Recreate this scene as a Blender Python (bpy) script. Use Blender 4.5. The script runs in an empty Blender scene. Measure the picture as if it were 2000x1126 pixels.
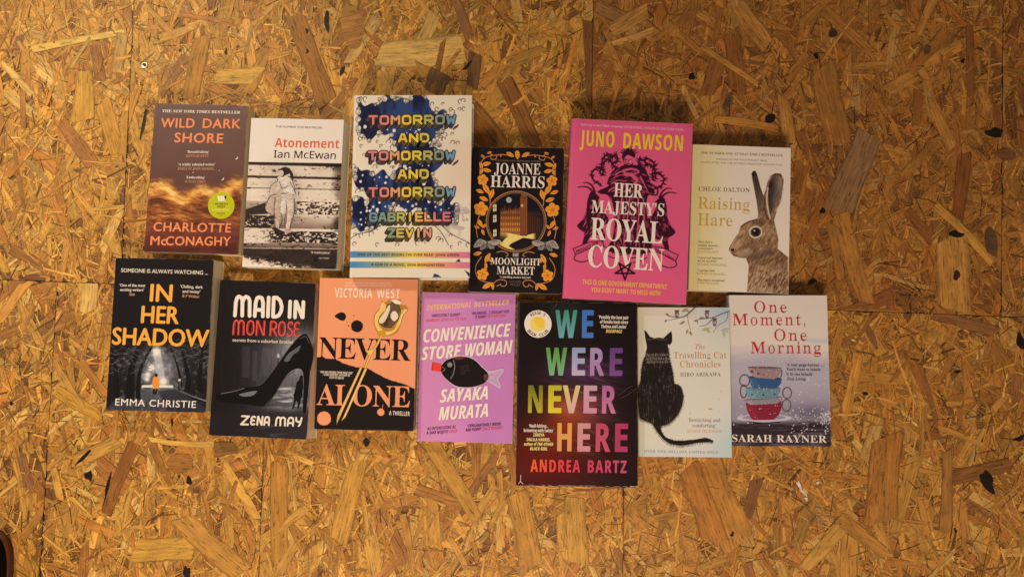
import bpy, math
import numpy as np
from mathutils import Matrix, Vector
from mathutils.geometry import tessellate_polygon

SC = bpy.context.scene
COL = SC.collection
RNG = np.random.default_rng(7)

# ------------------------------------------------------------------ camera, lamps, exposure
PITCH, YAW, CAM_H, FOCAL = math.radians(4.606), math.radians(1.532), 1.0, 1444.0   # focal in px of a 2000 px wide frame
cam = bpy.data.cameras.new('camera')
cam.sensor_width = 36.0
cam.lens = FOCAL / 2000.0 * 36.0
cam.clip_start, cam.clip_end = 0.02, 60.0
cam_ob = bpy.data.objects.new('camera', cam)
COL.objects.link(cam_ob)
CAM_R = Matrix.Rotation(PITCH, 3, 'X') @ Matrix.Rotation(YAW, 3, 'Y')
cam_ob.matrix_world = Matrix.Translation((0, 0, CAM_H)) @ CAM_R.to_4x4()
SC.camera = cam_ob

world = bpy.data.worlds.new('World')
SC.world = world
world.use_nodes = True
bg = world.node_tree.nodes['Background']
bg.inputs[0].default_value = (1.0, 0.72, 0.52, 1)
bg.inputs[1].default_value = 0.17

def lamp(name, loc, target, size, power, colour):
    l = bpy.data.lights.new(name, 'AREA')
    l.shape = 'DISK'
    l.size = size
    l.energy = power
    l.color = colour
    o = bpy.data.objects.new(name, l)
    COL.objects.link(o)
    o.location = loc
    o.rotation_euler = (Vector(target) - Vector(loc)).to_track_quat('-Z', 'Y').to_euler()
    return o

def spot(name, loc, target, cone, radius, power, colour):
    l = bpy.data.lights.new(name, 'SPOT')
    l.spot_size, l.spot_blend = math.radians(cone), 1.0
    l.shadow_soft_size = radius
    l.energy = power
    l.color = colour
    o = bpy.data.objects.new(name, l)
    COL.objects.link(o)
    o.location = loc
    o.rotation_euler = (Vector(target) - Vector(loc)).to_track_quat('-Z', 'Y').to_euler()
    return o

# two lamps of the room: one beyond the upper left corner, one behind the photographer
spot('shaped_spot', (-1.0, 1.20, 1.10), (-0.80, -0.14, 0), 77, 0.06, 82, (1.0, 0.77, 0.48))  # cone shaped to leave the top right dim
spot('shaped_spot', (-0.10, -1.70, 1.70), (0.10, -0.38, 0), 80, 0.34, 200, (1.0, 0.72, 0.50))  # cone likewise shaped so the light fades to the right
lamp('window_light', (-2.3, 0.35, 0.55), (-0.1, 0.1, 0.0), 0.7, 7, (0.55, 0.72, 1.0))      # cool daylight from the left, it catches the spines

SC.view_settings.view_transform = 'Standard'
SC.view_settings.look = 'None'
SC.view_settings.exposure = 0.0
SC.view_settings.gamma = 1.0
SC.view_settings.use_curve_mapping = False

# ------------------------------------------------------------------ helpers
def unproject(px, py, z=0.0):
    """pixel of the 2000x1126 photograph -> world point on the plane of height z"""
    d = CAM_R @ Vector(((px - 1000) / FOCAL, -(py - 563) / FOCAL, -1.0))
    t = (z - CAM_H) / d.z
    return (d.x * t, d.y * t)

def lin(c):
    c = np.asarray(c, float) / 255.0
    return np.where(c <= 0.04045, c / 12.92, ((c + 0.055) / 1.055) ** 2.4)

WHITE = lin((224, 204, 181))          # how white paper reads under these warm lamps
def ink(c):
    """colour as it reads under the lamps -> reflectance of the surface"""
    return np.clip(lin(c) / WHITE * 0.78, 0.004, 0.86)

def mesh_object(name, verts, faces, material, parent=None, colour=None, smooth=False, attrs=None):
    me = bpy.data.meshes.new(name)
    verts = np.asarray(verts, np.float32)
    me.vertices.add(len(verts))
    me.vertices.foreach_set('co', verts.ravel())
    if isinstance(faces, np.ndarray):
        k = faces.shape[1]
        n = len(faces)
        idx = faces.astype(np.int32).ravel()
        starts = np.arange(n, dtype=np.int32) * k
    else:
        n = len(faces)
        lens = np.array([len(f) for f in faces], np.int32)
        idx = np.concatenate([np.asarray(f, np.int32) for f in faces])
        starts = np.concatenate([[0], np.cumsum(lens)[:-1]]).astype(np.int32)
    me.loops.add(len(idx))
    me.loops.foreach_set('vertex_index', idx)
    me.polygons.add(n)
    me.polygons.foreach_set('loop_start', starts)
    me.polygons.foreach_set('use_smooth', np.full(n, bool(smooth)))
    me.update(calc_edges=True)
    me.validate()
    if colour is not None:
        a = me.attributes.new('ink', 'FLOAT_COLOR', 'POINT')
        c4 = np.ones((len(verts), 4), np.float32)
        c4[:, :3] = colour
        a.data.foreach_set('color', c4.ravel())
    for k, v in (attrs or {}).items():
        v = np.asarray(v, np.float32)
        if v.ndim == 2:
            me.attributes.new(k, 'FLOAT_VECTOR', 'POINT').data.foreach_set('vector', v.ravel())
        else:
            me.attributes.new(k, 'FLOAT', 'POINT').data.foreach_set('value', v.ravel())
    me.materials.append(material)
    o = bpy.data.objects.new(name, me)
    COL.objects.link(o)
    if parent is not None:
        o.parent = parent
    return o

def empty(name, loc, rz=0.0, ry=0.0):
    o = bpy.data.objects.new(name, None)
    o.empty_display_size = 0.03
    COL.objects.link(o)
    o.location = loc
    o.rotation_euler = (0, ry, rz)
    return o

def tag(o, label, cat, group=None):
    o['label'] = label
    o['category'] = cat
    if group:
        o['group'] = group

# ------------------------------------------------------------------ materials
def new_mat(name):
    m = bpy.data.materials.new(name)
    m.use_nodes = True
    nt = m.node_tree
    return m, nt, nt.nodes['Principled BSDF']

def node(nt, kind, **kw):
    n = nt.nodes.new(kind)
    for k, v in kw.items():
        setattr(n, k, v)
    return n

def print_material(name, rough, coat=0.0, bump=0.15):
    m, nt, b = new_mat(name)
    at = node(nt, 'ShaderNodeAttribute', attribute_name='ink')
    tc = node(nt, 'ShaderNodeTexCoord')
    n1 = node(nt, 'ShaderNodeTexNoise')
    n1.inputs['Scale'].default_value = 900
    n1.inputs['Detail'].default_value = 3
    n2 = node(nt, 'ShaderNodeTexNoise')
    n2.inputs['Scale'].default_value = 35
    nt.links.new(tc.outputs['Object'], n1.inputs['Vector'])
    nt.links.new(tc.outputs['Object'], n2.inputs['Vector'])
    mx = node(nt, 'ShaderNodeMix', data_type='RGBA', blend_type='MULTIPLY')   # faint paper mottling
    mx.inputs[0].default_value = 0.10
    nt.links.new(at.outputs['Color'], mx.inputs[6])
    nt.links.new(n1.outputs['Color'], mx.inputs[7])
    nt.links.new(mx.outputs[2], b.inputs['Base Color'])
    mr = node(nt, 'ShaderNodeMapRange')
    mr.inputs[3].default_value = rough - 0.06
    mr.inputs[4].default_value = rough + 0.10
    nt.links.new(n2.outputs['Fac'], mr.inputs[0])
    nt.links.new(mr.outputs[0], b.inputs['Roughness'])
    bp = node(nt, 'ShaderNodeBump')
    bp.inputs['Strength'].default_value = bump
    bp.inputs['Distance'].default_value = 0.002
    nt.links.new(n2.outputs['Fac'], bp.inputs['Height'])
    nt.links.new(bp.outputs[0], b.inputs['Normal'])
    b.inputs['Coat Weight'].default_value = coat
    b.inputs['Coat Roughness'].default_value = 0.18
    b.inputs['Specular IOR Level'].default_value = 0.18
    return m

MATT = print_material('matt_laminated_card', 0.55)
GLOSS = print_material('glossy_jacket_paper', 0.34, 0.3, 0.3)
INKM = print_material('printed_ink', 0.48, 0.0, 0.05)
FOIL = print_material('gold_foil_ink', 0.35, 0.0, 0.05)

def paper_material():
    m, nt, b = new_mat('page_edge_paper')
    tc = node(nt, 'ShaderNodeTexCoord')
    mp_ = node(nt, 'ShaderNodeMapping')
    mp_.inputs['Scale'].default_value = (14, 14, 3600)
    n = node(nt, 'ShaderNodeTexNoise')
    n.inputs['Scale'].default_value = 1.0
    n.inputs['Detail'].default_value = 2
    cr = node(nt, 'ShaderNodeValToRGB')
    cr.color_ramp.elements[0].position = 0.3
    cr.color_ramp.elements[1].position = 0.62
    a, c = ink((190, 156, 108)), ink((228, 202, 160))
    cr.color_ramp.elements[0].color = (*a, 1)
    cr.color_ramp.elements[1].color = (*c, 1)
    nt.links.new(tc.outputs['Object'], mp_.inputs[0])
    nt.links.new(mp_.outputs[0], n.inputs['Vector'])
    nt.links.new(n.outputs['Fac'], cr.inputs[0])
    nt.links.new(cr.outputs[0], b.inputs['Base Color'])
    b.inputs['Roughness'].default_value = 0.85
    bp = node(nt, 'ShaderNodeBump')
    bp.inputs['Strength'].default_value = 0.5
    bp.inputs['Distance'].default_value = 0.0004
    nt.links.new(n.outputs['Fac'], bp.inputs['Height'])
    nt.links.new(bp.outputs[0], b.inputs['Normal'])
    return m
PAPER = paper_material()

def strand_material():
    m, nt, b = new_mat('oriented_strand_board')
    L = nt.links.new
    at = node(nt, 'ShaderNodeAttribute', attribute_name='ink')
    gr = node(nt, 'ShaderNodeAttribute', attribute_name='grain')
    ed = node(nt, 'ShaderNodeAttribute', attribute_name='edge')
    def grain(scale, detail, rough=0.6):
        mp_ = node(nt, 'ShaderNodeMapping')
        mp_.inputs['Scale'].default_value = scale
        n = node(nt, 'ShaderNodeTexNoise')
        n.inputs['Scale'].default_value = 1.0
        n.inputs['Detail'].default_value = detail
        n.inputs['Roughness'].default_value = rough
        L(gr.outputs['Vector'], mp_.inputs[0])
        L(mp_.outputs[0], n.inputs['Vector'])
        return n
    fine = grain((16, 380, 7.31), 5)             # along the fibres / across them / strand number
    pore = grain((70, 520, 3.17), 2)
    blot = grain((38, 75, 5.77), 3)
    r1 = node(nt, 'ShaderNodeMapRange')
    r1.inputs[1].default_value, r1.inputs[2].default_value = 0.3, 0.72
    r1.inputs[3].default_value, r1.inputs[4].default_value = 0.66, 1.20
    L(fine.outputs['Fac'], r1.inputs[0])
    r2 = node(nt, 'ShaderNodeMapRange')          # dark pores and streaks of resin
    r2.inputs[1].default_value, r2.inputs[2].default_value = 0.58, 0.66
    r2.inputs[3].default_value, r2.inputs[4].default_value = 1.0, 0.48
    L(pore.outputs['Fac'], r2.inputs[0])
    r3 = node(nt, 'ShaderNodeMapRange')
    r3.inputs[1].default_value, r3.inputs[2].default_value = 0.3, 0.7
    r3.inputs[3].default_value, r3.inputs[4].default_value = 0.78, 1.16
    L(blot.outputs['Fac'], r3.inputs[0])
    ab = node(nt, 'ShaderNodeMath', operation='ABSOLUTE')
    L(ed.outputs['Fac'], ab.inputs[0])
    r4 = node(nt, 'ShaderNodeMapRange')          # resin line and relief shade painted along each strand's sides
    r4.inputs[1].default_value, r4.inputs[2].default_value = 0.80, 1.0
    r4.inputs[3].default_value, r4.inputs[4].default_value = 1.0, 0.58
    L(ab.outputs[0], r4.inputs[0])
    prev = None
    for r in (r1, r2, r3, r4):
        if prev is None:
            prev = r.outputs[0]
        else:
            mm = node(nt, 'ShaderNodeMath', operation='MULTIPLY')
            L(prev, mm.inputs[0])
            L(r.outputs[0], mm.inputs[1])
            prev = mm.outputs[0]
    cmb = node(nt, 'ShaderNodeVectorMath', operation='SCALE')
    L(at.outputs['Color'], cmb.inputs[0])
    L(prev, cmb.inputs['Scale'])
    L(cmb.outputs[0], b.inputs['Base Color'])
    b.inputs['Roughness'].default_value = 0.52
    b.inputs['Specular IOR Level'].default_value = 0.35
    bp = node(nt, 'ShaderNodeBump')
    bp.inputs['Strength'].default_value = 0.45
    bp.inputs['Distance'].default_value = 0.0006
    L(prev, bp.inputs['Height'])
    L(bp.outputs[0], b.inputs['Normal'])
    return m
STRAND = strand_material()

def plain(name, rgb, rough, metal=0.0, noise=0.15, scale=300):
    m, nt, b = new_mat(name)
    n = node(nt, 'ShaderNodeTexNoise')
    n.inputs['Scale'].default_value = scale
    tc = node(nt, 'ShaderNodeTexCoord')
    nt.links.new(tc.outputs['Object'], n.inputs['Vector'])
    cr = node(nt, 'ShaderNodeValToRGB')
    c = np.asarray(rgb, float)
    cr.color_ramp.elements[0].color = (*(c * (1 - noise)), 1)
    cr.color_ramp.elements[1].color = (*np.clip(c * (1 + noise), 0, 1), 1)
    nt.links.new(n.outputs['Fac'], cr.inputs[0])
    nt.links.new(cr.outputs[0], b.inputs['Base Color'])
    b.inputs['Roughness'].default_value = rough
    b.inputs['Metallic'].default_value = metal
    bp = node(nt, 'ShaderNodeBump')
    bp.inputs['Strength'].default_value = 0.2
    bp.inputs['Distance'].default_value = 0.0005
    nt.links.new(n.outputs['Fac'], bp.inputs['Height'])
    nt.links.new(bp.outputs[0], b.inputs['Normal'])
    return m

# ------------------------------------------------------------------ numpy noise
def vnoise(X, Y, seed):
    xi, yi = np.floor(X).astype(np.int64), np.floor(Y).astype(np.int64)
    fx, fy = X - xi, Y - yi
    fx, fy = fx * fx * (3 - 2 * fx), fy * fy * (3 - 2 * fy)
    def h(a, b):
        v = (a * 374761393 + b * 668265263 + seed * 1442695041) & 0xFFFFFFFF
        v = ((v ^ (v >> 13)) * 1274126177) & 0xFFFFFFFF
        return ((v ^ (v >> 16)) & 0xFFFF) / 65535.0
    return (h(xi, yi) * (1 - fx) + h(xi + 1, yi) * fx) * (1 - fy) + (h(xi, yi + 1) * (1 - fx) + h(xi + 1, yi + 1) * fx) * fy

def fbm(X, Y, sx, sy, seed, octaves=4):
    t, a, n = 0.0, 0.5, 0.0
    for k in range(octaves):
        t = t + a * vnoise(X / sx * 2 ** k + 17.3 * k, Y / sy * 2 ** k + 5.1 * k, seed + k)
        n += a
        a *= 0.55
    return t / n

def sstep(a, b, x):
    t = np.clip((x - a) / (b - a), 0, 1)
    return t * t * (3 - 2 * t)

def mix(a, b, t):
    a, b = np.asarray(a, float), np.asarray(b, float)
    t = np.asarray(t)[..., None]
    return a * (1 - t) + b * t

def ramp(t, stops):
    ts = [s[0] for s in stops]
    cs = np.array([s[1] for s in stops], float)
    return np.stack([np.interp(t, ts, cs[:, k]) for k in range(3)], -1)

def crom(pts, closed=True, k=6):
    p = np.asarray(pts, float)
    n = len(p)
    out = []
    for i in range(n if closed else n - 1):
        if closed:
            a, b, c, d = p[(i - 1) % n], p[i], p[(i + 1) % n], p[(i + 2) % n]
        else:
            a, b, c, d = p[max(i - 1, 0)], p[i], p[i + 1], p[min(i + 2, n - 1)]
        for t in np.linspace(0, 1, k, endpoint=False):
            out.append(0.5 * (2 * b + (c - a) * t + (2 * a - 5 * b + 4 * c - d) * t * t + (3 * b - a - 3 * c + d) * t ** 3))
    if not closed:
        out.append(p[-1])
    return np.array(out)

# ------------------------------------------------------------------ lettering: the built-in font and its mathematical alphabets
SETS = {'serif': (0x1D400, 0x1D41A), 'serif_italic': (0x1D468, 0x1D482), 'sans_bold': (0x1D5D4, 0x1D5EE),
        'sans_bold_italic': (0x1D63C, 0x1D656), 'sans': (0x1D5A0, 0x1D5BA), 'sans_italic': (0x1D608, 0x1D622)}
def style(s, f):
    if f == 'gill':
        return s
    up, lo = SETS[f]
    return ''.join(chr(up + ord(c) - 65) if 'A' <= c <= 'Z' else chr(lo + ord(c) - 97) if 'a' <= c <= 'z' else c for c in s)

def thinned(v, t, d):
    """pull the sides of upright strokes inward, never by more than a part of the local stroke width"""
    e = np.concatenate([t[:, [0, 1]], t[:, [1, 2]], t[:, [2, 0]]])
    key = np.sort(e, 1)
    _, inv, cnt = np.unique(key[:, 0].astype(np.int64) * len(v) + key[:, 1], return_inverse=True, return_counts=True)
    e = e[cnt[inv] == 1]
    p, q = v[e[:, 0]], v[e[:, 1]]
    nrm = np.stack([q[:, 1] - p[:, 1], p[:, 0] - q[:, 0]], 1)          # outward for counter-clockwise faces
    acc = np.zeros_like(v)
    np.add.at(acc, e[:, 0], nrm)
    np.add.at(acc, e[:, 1], nrm)
    acc /= np.linalg.norm(acc, axis=1, keepdims=True) + 1e-12
    out = v.copy()
    for i in range(len(v)):
        sx = -np.sign(acc[i, 0])
        if abs(acc[i, 0]) < 0.15:
            continue
        y = v[i, 1] + 1e-4
        hit = (p[:, 1] > y) != (q[:, 1] > y)
        if not hit.any():
            continue
        xs = p[hit, 0] + (y - p[hit, 1]) * (q[hit, 0] - p[hit, 0]) / (q[hit, 1] - p[hit, 1])
        dd = (xs - v[i, 0]) * sx
        dd = dd[dd > 0.004]
        th = dd.min() if len(dd) else 0.0
        if th > 0.3:
            th = 0.05
        out[i, 0] += sx * min(d * abs(acc[i, 0]), max(th - 0.035, 0) * 0.42)
    return out

_cache = {}
LIFT = {}
PEN = bpy.data.objects.new('lettering_pen', bpy.data.curves.new('lettering_pen', 'FONT'))   # never linked; removed at the end
PEN.data.size = 1.0
PEN.data.resolution_u = 3
def glyphs(s, offset=0.0, space=1.0):
    key = (s, offset, space)
    if key not in _cache:
        cu = PEN.data
        cu.body = s
        cu.space_character = space
        me = PEN.to_mesh()
        v = np.zeros(len(me.vertices) * 3, np.float32)
        me.vertices.foreach_get('co', v)
        me.calc_loop_triangles()
        t = np.zeros(len(me.loop_triangles) * 3, np.int32)
        me.loop_triangles.foreach_get('vertices', t)
        PEN.to_mesh_clear()
        v, t = v.reshape(-1, 3)[:, :2].astype(float), t.reshape(-1, 3)
        if len(t):
            a, b, c = v[t[:, 0]], v[t[:, 1]], v[t[:, 2]]
            flip = ((b - a)[:, 0] * (c - a)[:, 1] - (b - a)[:, 1] * (c - a)[:, 0]) < 0
            t[flip] = t[flip][:, ::-1]
            a, b, c = v[t[:, 0]], v[t[:, 1]], v[t[:, 2]]
            t = t[((b - a)[:, 0] * (c - a)[:, 1] - (b - a)[:, 1] * (c - a)[:, 0]) > 1e-8]
            if offset < 0:
                v = thinned(v, t, -offset)
            # letters drawn from crossing strokes: lift the doubled triangles onto a layer of their own
            a, b, c = v[t[:, 0]], v[t[:, 1]], v[t[:, 2]]
            bad = np.zeros(len(t), bool)
            for wa, wb, wc in ((1 / 3, 1 / 3, 1 / 3), (.8, .1, .1), (.1, .8, .1), (.1, .1, .8), (.48, .48, .04), (.04, .48, .48), (.48, .04, .48), (.7, .28, .02), (.28, .7, .02), (.02, .7, .28), (.02, .28, .7), (.7, .02, .28), (.28, .02, .7)):
                q = a * wa + b * wb + c * wc
                def edge(p0, p1):
                    d = p1 - p0
                    return d[None, :, 0] * (q[:, None, 1] - p0[None, :, 1]) - d[None, :, 1] * (q[:, None, 0] - p0[None, :, 0])
                ins = (edge(a, b) > 1e-7) & (edge(b, c) > 1e-7) & (edge(c, a) > 1e-7)
                np.fill_diagonal(ins, False)
                bad |= np.triu(ins).any(1) | np.tril(ins).any(1)
            LIFT[key] = None
            comp = np.arange(len(v))
            for _ in range(60):
                m = np.minimum(np.minimum(comp[t[:, 0]], comp[t[:, 1]]), comp[t[:, 2]])
                prev = comp.copy()
                for j in range(3):
                    np.minimum.at(comp, t[:, j], m)
                comp = comp[comp]
                if (comp == prev).all():
                    break
            glyph_no = np.unique(comp, return_inverse=True)[1] % 2
            if bad.any():
                k = np.where(bad)[0]
                n0 = len(v)
                lift = np.concatenate([glyph_no * 6.4e-6, np.repeat(1 + np.arange(len(k)) % 7, 3) * 0.8e-6 + glyph_no[t[k]].ravel() * 6.4e-6])
                v = np.concatenate([v, v[t[k]].reshape(-1, 2)])
                t = t.copy()
                t[k] = n0 + np.arange(3 * len(k)).reshape(-1, 3)
                LIFT[key] = lift
        _cache[key] = (v, t)
    return _cache[key]

def cap_height(f, offset):
    v, _ = glyphs(style('H', f), 0.0)
    return v[:, 1].max()

WHOLE = ('gold_border',)
# ------------------------------------------------------------------ one book: solid body, printed cover, raised-by-microns lettering
class Book:
    NX, NY = 230, 345
    def __init__(self, key, corners, x, y, rot, w, h, T, hard=False, base=0.0, tilt=0.0, skew=0.0, lean=0.0, lift=0.0):
        self.lean, self.lift = lean, lift      # lift: how far the front cover stands open at its fore-edge
        self.w, self.h, self.T, self.hard = w, h, T, hard
        self.x, self.y, self.rot, self.base, self.tilt, self.skew = x, y, rot, base, tilt, skew
        src = np.array(corners, float)                      # crop px: TL TR BR BL
        dst = np.array([(0, h), (w, h), (w, 0), (0, 0)])
        self.Hf, self.Hb = self._hom(src, dst), self._hom(dst, src)
        up = (src[0] - src[3])
        self.up = up / np.linalg.norm(up)
        gx, gy = np.meshgrid(np.linspace(0, w, self.NX), np.linspace(0, h, self.NY))
        self.gx, self.gy = gx, gy
        c = self._map(self.Hb, np.stack([gx.ravel(), gy.ravel()], 1))
        self.X, self.Y = c[:, 0].reshape(gx.shape), c[:, 1].reshape(gx.shape)
        self.col = np.zeros(gx.shape + (3,))
        self.lab = np.zeros(gx.shape, np.int32)
        self.labels = ['cover']
        self.parts = {}
        self.z = 12e-6
        self.hold = False
        self.spine_colour = (30, 24, 24)
        self.edge_colour = (215, 195, 165)
        self.lines = []
    @staticmethod
    def _hom(s, d):
        A, b = [], []
        for (x, y), (u, v) in zip(s, d):
            A.append([x, y, 1, 0, 0, 0, -u * x, -u * y]); b.append(u)
            A.append([0, 0, 0, x, y, 1, -v * x, -v * y]); b.append(v)
        return np.append(np.linalg.solve(np.array(A, float), np.array(b, float)), 1).reshape(3, 3)
    @staticmethod
    def _map(H, p):
        q = np.c_[p, np.ones(len(p))] @ H.T
        return q[:, :2] / q[:, 2:3]
    def P(self, pts):
        return self._map(self.Hf, np.asarray(pts, float).reshape(-1, 2))
    # --- raster painting on the cover grid (coordinates are photo-crop px)
    def m_poly(self, pts, smooth=False, soft=True):
        p = crom(pts) if smooth else np.asarray(pts, float)
        acc = 0
        offs = ((-.7, -.7), (.7, -.7), (-.7, .7), (.7, .7)) if soft else ((0, 0),)
        x0, x1, y0, y1 = p[:, 0].min() - 4, p[:, 0].max() + 4, p[:, 1].min() - 4, p[:, 1].max() + 4
        win = (self.X > x0) & (self.X < x1) & (self.Y > y0) & (self.Y < y1)
        Xs, Ys = self.X[win], self.Y[win]
        for ox, oy in offs:
            ins = np.zeros(Xs.shape, bool)
            X, Y = Xs + ox, Ys + oy
            a = p
            b = np.roll(p, -1, 0)
            for (ax, ay), (bx, by) in zip(a, b):
                if ay == by:
                    continue
                ins ^= ((ay > Y) != (by > Y)) & (X < (bx - ax) * (Y - ay) / (by - ay) + ax)
            acc = acc + ins
        m = np.zeros(self.X.shape)
        m[win] = acc / len(offs)
        return m
    def m_ell(self, cx, cy, rx, ry, rot=0.0, soft=3.0):
        c, s = math.cos(math.radians(rot)), math.sin(math.radians(rot))
        dx, dy = self.X - cx, self.Y - cy
        u, v = (dx * c + dy * s) / rx, (-dx * s + dy * c) / ry
        r = np.sqrt(u * u + v * v)
        e = soft / min(rx, ry)
        return np.clip((1 - r) / e + 0.5, 0, 1)
    def m_line(self, pts, width, smooth=False, soft=1.6):
        p = crom(pts, False) if smooth else np.asarray(pts, float)
        wd = np.interp(np.arange(len(p)), np.linspace(0, len(p) - 1, np.size(width)), np.atleast_1d(width)) / 2
        m = np.zeros(self.X.shape)
        mw = wd.max() + 4
        x0, x1, y0, y1 = p[:, 0].min() - mw, p[:, 0].max() + mw, p[:, 1].min() - mw, p[:, 1].max() + mw
        win = (self.X > x0) & (self.X < x1) & (self.Y > y0) & (self.Y < y1)
        X, Y = self.X[win], self.Y[win]
        if X.size == 0:
            return m
        best = np.full(X.shape, -1e9)
        for i in range(len(p) - 1):
            d = p[i + 1] - p[i]
            L2 = d @ d + 1e-9
            t = np.clip(((X - p[i, 0]) * d[0] + (Y - p[i, 1]) * d[1]) / L2, 0, 1)
            dist = np.hypot(X - p[i, 0] - t * d[0], Y - p[i, 1] - t * d[1])
            best = np.maximum(best, wd[i] + (wd[i + 1] - wd[i]) * t - dist)
        m[win] = np.clip(best / soft / 2 + 0.5, 0, 1)
        return m
    def paint(self, m, colour, name=None):
        c = np.asarray(colour, float)
        self.col = self.col * (1 - m[..., None]) + c * m[..., None]
        if name:
            self.claim(m, name)
    def claim(self, m, name):
        if name not in self.labels:
            self.labels.append(name)
        self.lab[m > 0.5] = self.labels.index(name)
    def poly(self, pts, c, smooth=False, name=None):
        self.paint(self.m_poly(pts, smooth), c, name)
    def ell(self, cx, cy, rx, ry, c, rot=0, name=None, soft=3.0):
        self.paint(self.m_ell(cx, cy, rx, ry, rot, soft), c, name)
    def line(self, pts, width, c, smooth=False, name=None):
        self.paint(self.m_line(pts, width, smooth), c, name)
    # --- printed shapes as sheets of their own
    def sheet(self, part, pts, tris, colour, mat=None, dz=2.5e-6, lift=0.0):
        xy = self.P(pts)
        d = self.parts.setdefault(part, dict(v=[], f=[], c=[], n=0, mat=mat or INKM))
        z = np.full((len(xy), 1), self.z) + np.reshape(lift, (-1, 1))
        d['v'].append(np.c_[xy, z])
        d['f'].append(np.asarray(tris) + d['n'])
        cc = np.asarray(colour, float)
        d['c'].append(np.broadcast_to(cc, (len(xy), 3)))
        d['n'] += len(xy)
        if not self.hold:
            self.z += dz
    def shape(self, part, pts, colour, smooth=False):
        p = crom(pts) if smooth else np.asarray(pts, float)
        t = tessellate_polygon([[Vector((a, b, 0)) for a, b in p]])
        self.sheet(part, p, np.array(t), colour)
    def disc(self, part, cx, cy, rx, ry, colour, n=40):
        a = np.linspace(0, 2 * math.pi, n, endpoint=False)
        self.shape(part, np.c_[cx + rx * np.cos(a), cy + ry * np.sin(a)], colour)
    def text(self, s, x0, y0, x1, y1, cap, colour, font='gill', part='quote_lettering', off=0.0, space=1.0, shear=0.0, mat=None):
        body = s if font is None else style(s, font)
        v, t = glyphs(body, min(off, 0.0), space)
        if len(v) == 0:
            return
        ch = cap_height(font or 'serif', off)
        a, b = v[:, 0].min(), v[:, 0].max()
        u = (v[:, 0] - a) / (b - a)
        yy = v[:, 1] / ch * cap
        p = np.array([x0, y0]) + u[:, None] * np.array([x1 - x0, y1 - y0]) + yy[:, None] * self.up + np.c_[yy * shear, yy * 0]
        c = colour(p[:, 0], p[:, 1]) if callable(colour) else colour
        lf = LIFT.get((body, min(off, 0.0), space))
        d = max(off, 0.0) / ch * cap                      # heavier weights: the letter struck five times
        for ox, oy in ((0, 0),) if d == 0 else ((0, 0), (d, 0), (-d, 0), (0, d * .7), (0, -d * .7)):
            self.sheet(part, p + np.array([ox, oy]), t, c, mat, dz=14e-6 if lf is not None else 5e-6, lift=0.0 if lf is None else lf)
    def ribbon(self, part, pts, width, colour, closed=False):
        """a lettering stroke of even width with round joints"""
        p = np.asarray(pts, float)
        V, F, L = [], [], []
        n = len(p)
        for i in range(n if closed else n - 1):
            a, b = p[i], p[(i + 1) % n]
            d = (b - a) / (np.linalg.norm(b - a) + 1e-9)
            q = np.array([-d[1], d[0]]) * width / 2
            k = len(V)
            V += [a + q, b + q, b - q, a - q]
            L += [(i % 3) * 1.3e-6] * 4
            F += [(k, k + 1, k + 2), (k, k + 2, k + 3)]
        for i, a in enumerate(p):
            k = len(V)
            V += [a + width / 2 * np.array([math.cos(t), math.sin(t)]) for t in np.linspace(0, 2 * math.pi, 10, endpoint=False)]
            L += [(3 + i % 3) * 1.3e-6] * 10
            F += [(k, k + j, k + j + 1) for j in range(1, 9)]
        self.sheet(part, np.array(V), np.array(F), colour, None, 9e-6, np.array(L))
    def step(self, dz=9e-6):
        self.z += dz
    # --- build
    def build(self, name, label, mat=MATT, group='books laid out in two rows on the floor'):
        w, h, T = self.w, self.h, self.T
        root = empty(name, (self.x, self.y, self.base), self.rot, self.tilt)
        tag(root, label, 'book', group)
        t = 0.0026 if self.hard else 0.0005
        r = 0.0055 if self.hard else 0.0022
        ox, oy = -w / 2, -h / 2
        gx, gy = self.gx, self.gy
        x = np.clip(gx, 0, r)
        gz = np.where(gx < r, T - r + np.sqrt(np.maximum(r * r - (r - x) ** 2, 0)), T)
        if not self.hard:                               # the crease of a paperback that has been opened
            gz = gz - 0.00022 * np.exp(-((gx - 0.0062) / 0.0008) ** 2)
        gz = gz + self.lift * gx / w
        # rubbed edges: the print is worn back to the paper along the rim and at the corners
        ex, ey = np.minimum(gx, w - gx), np.minimum(gy, h - gy)
        rim = np.minimum(ex, ey) + 0.00055 * (fbm(gx, gy, 0.006, 0.006, 77) - 0.5)
        wear = sstep(0.0008, 0.0001, rim) * sstep(.38, .66, fbm(gx, gy, 0.011, 0.011, int(w * 1e5))) * .5
        wear = np.maximum(wear, sstep(0.0022, 0.0006, np.hypot(ex, ey)) * .6)
        self.col = mix(self.col, (206, 186, 164), wear)
        V = np.stack([gx + ox, gy + oy, gz], -1).reshape(-1, 3)
        C = ink(self.col).reshape(-1, 3)
        nx, ny = self.NX, self.NY
        i = np.arange(ny - 1)[:, None] * nx + np.arange(nx - 1)[None]
        F = np.stack([i, i + 1, i + 1 + nx, i + nx], -1)
        lab = self.lab[:-1, :-1]
        cover = None
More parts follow.
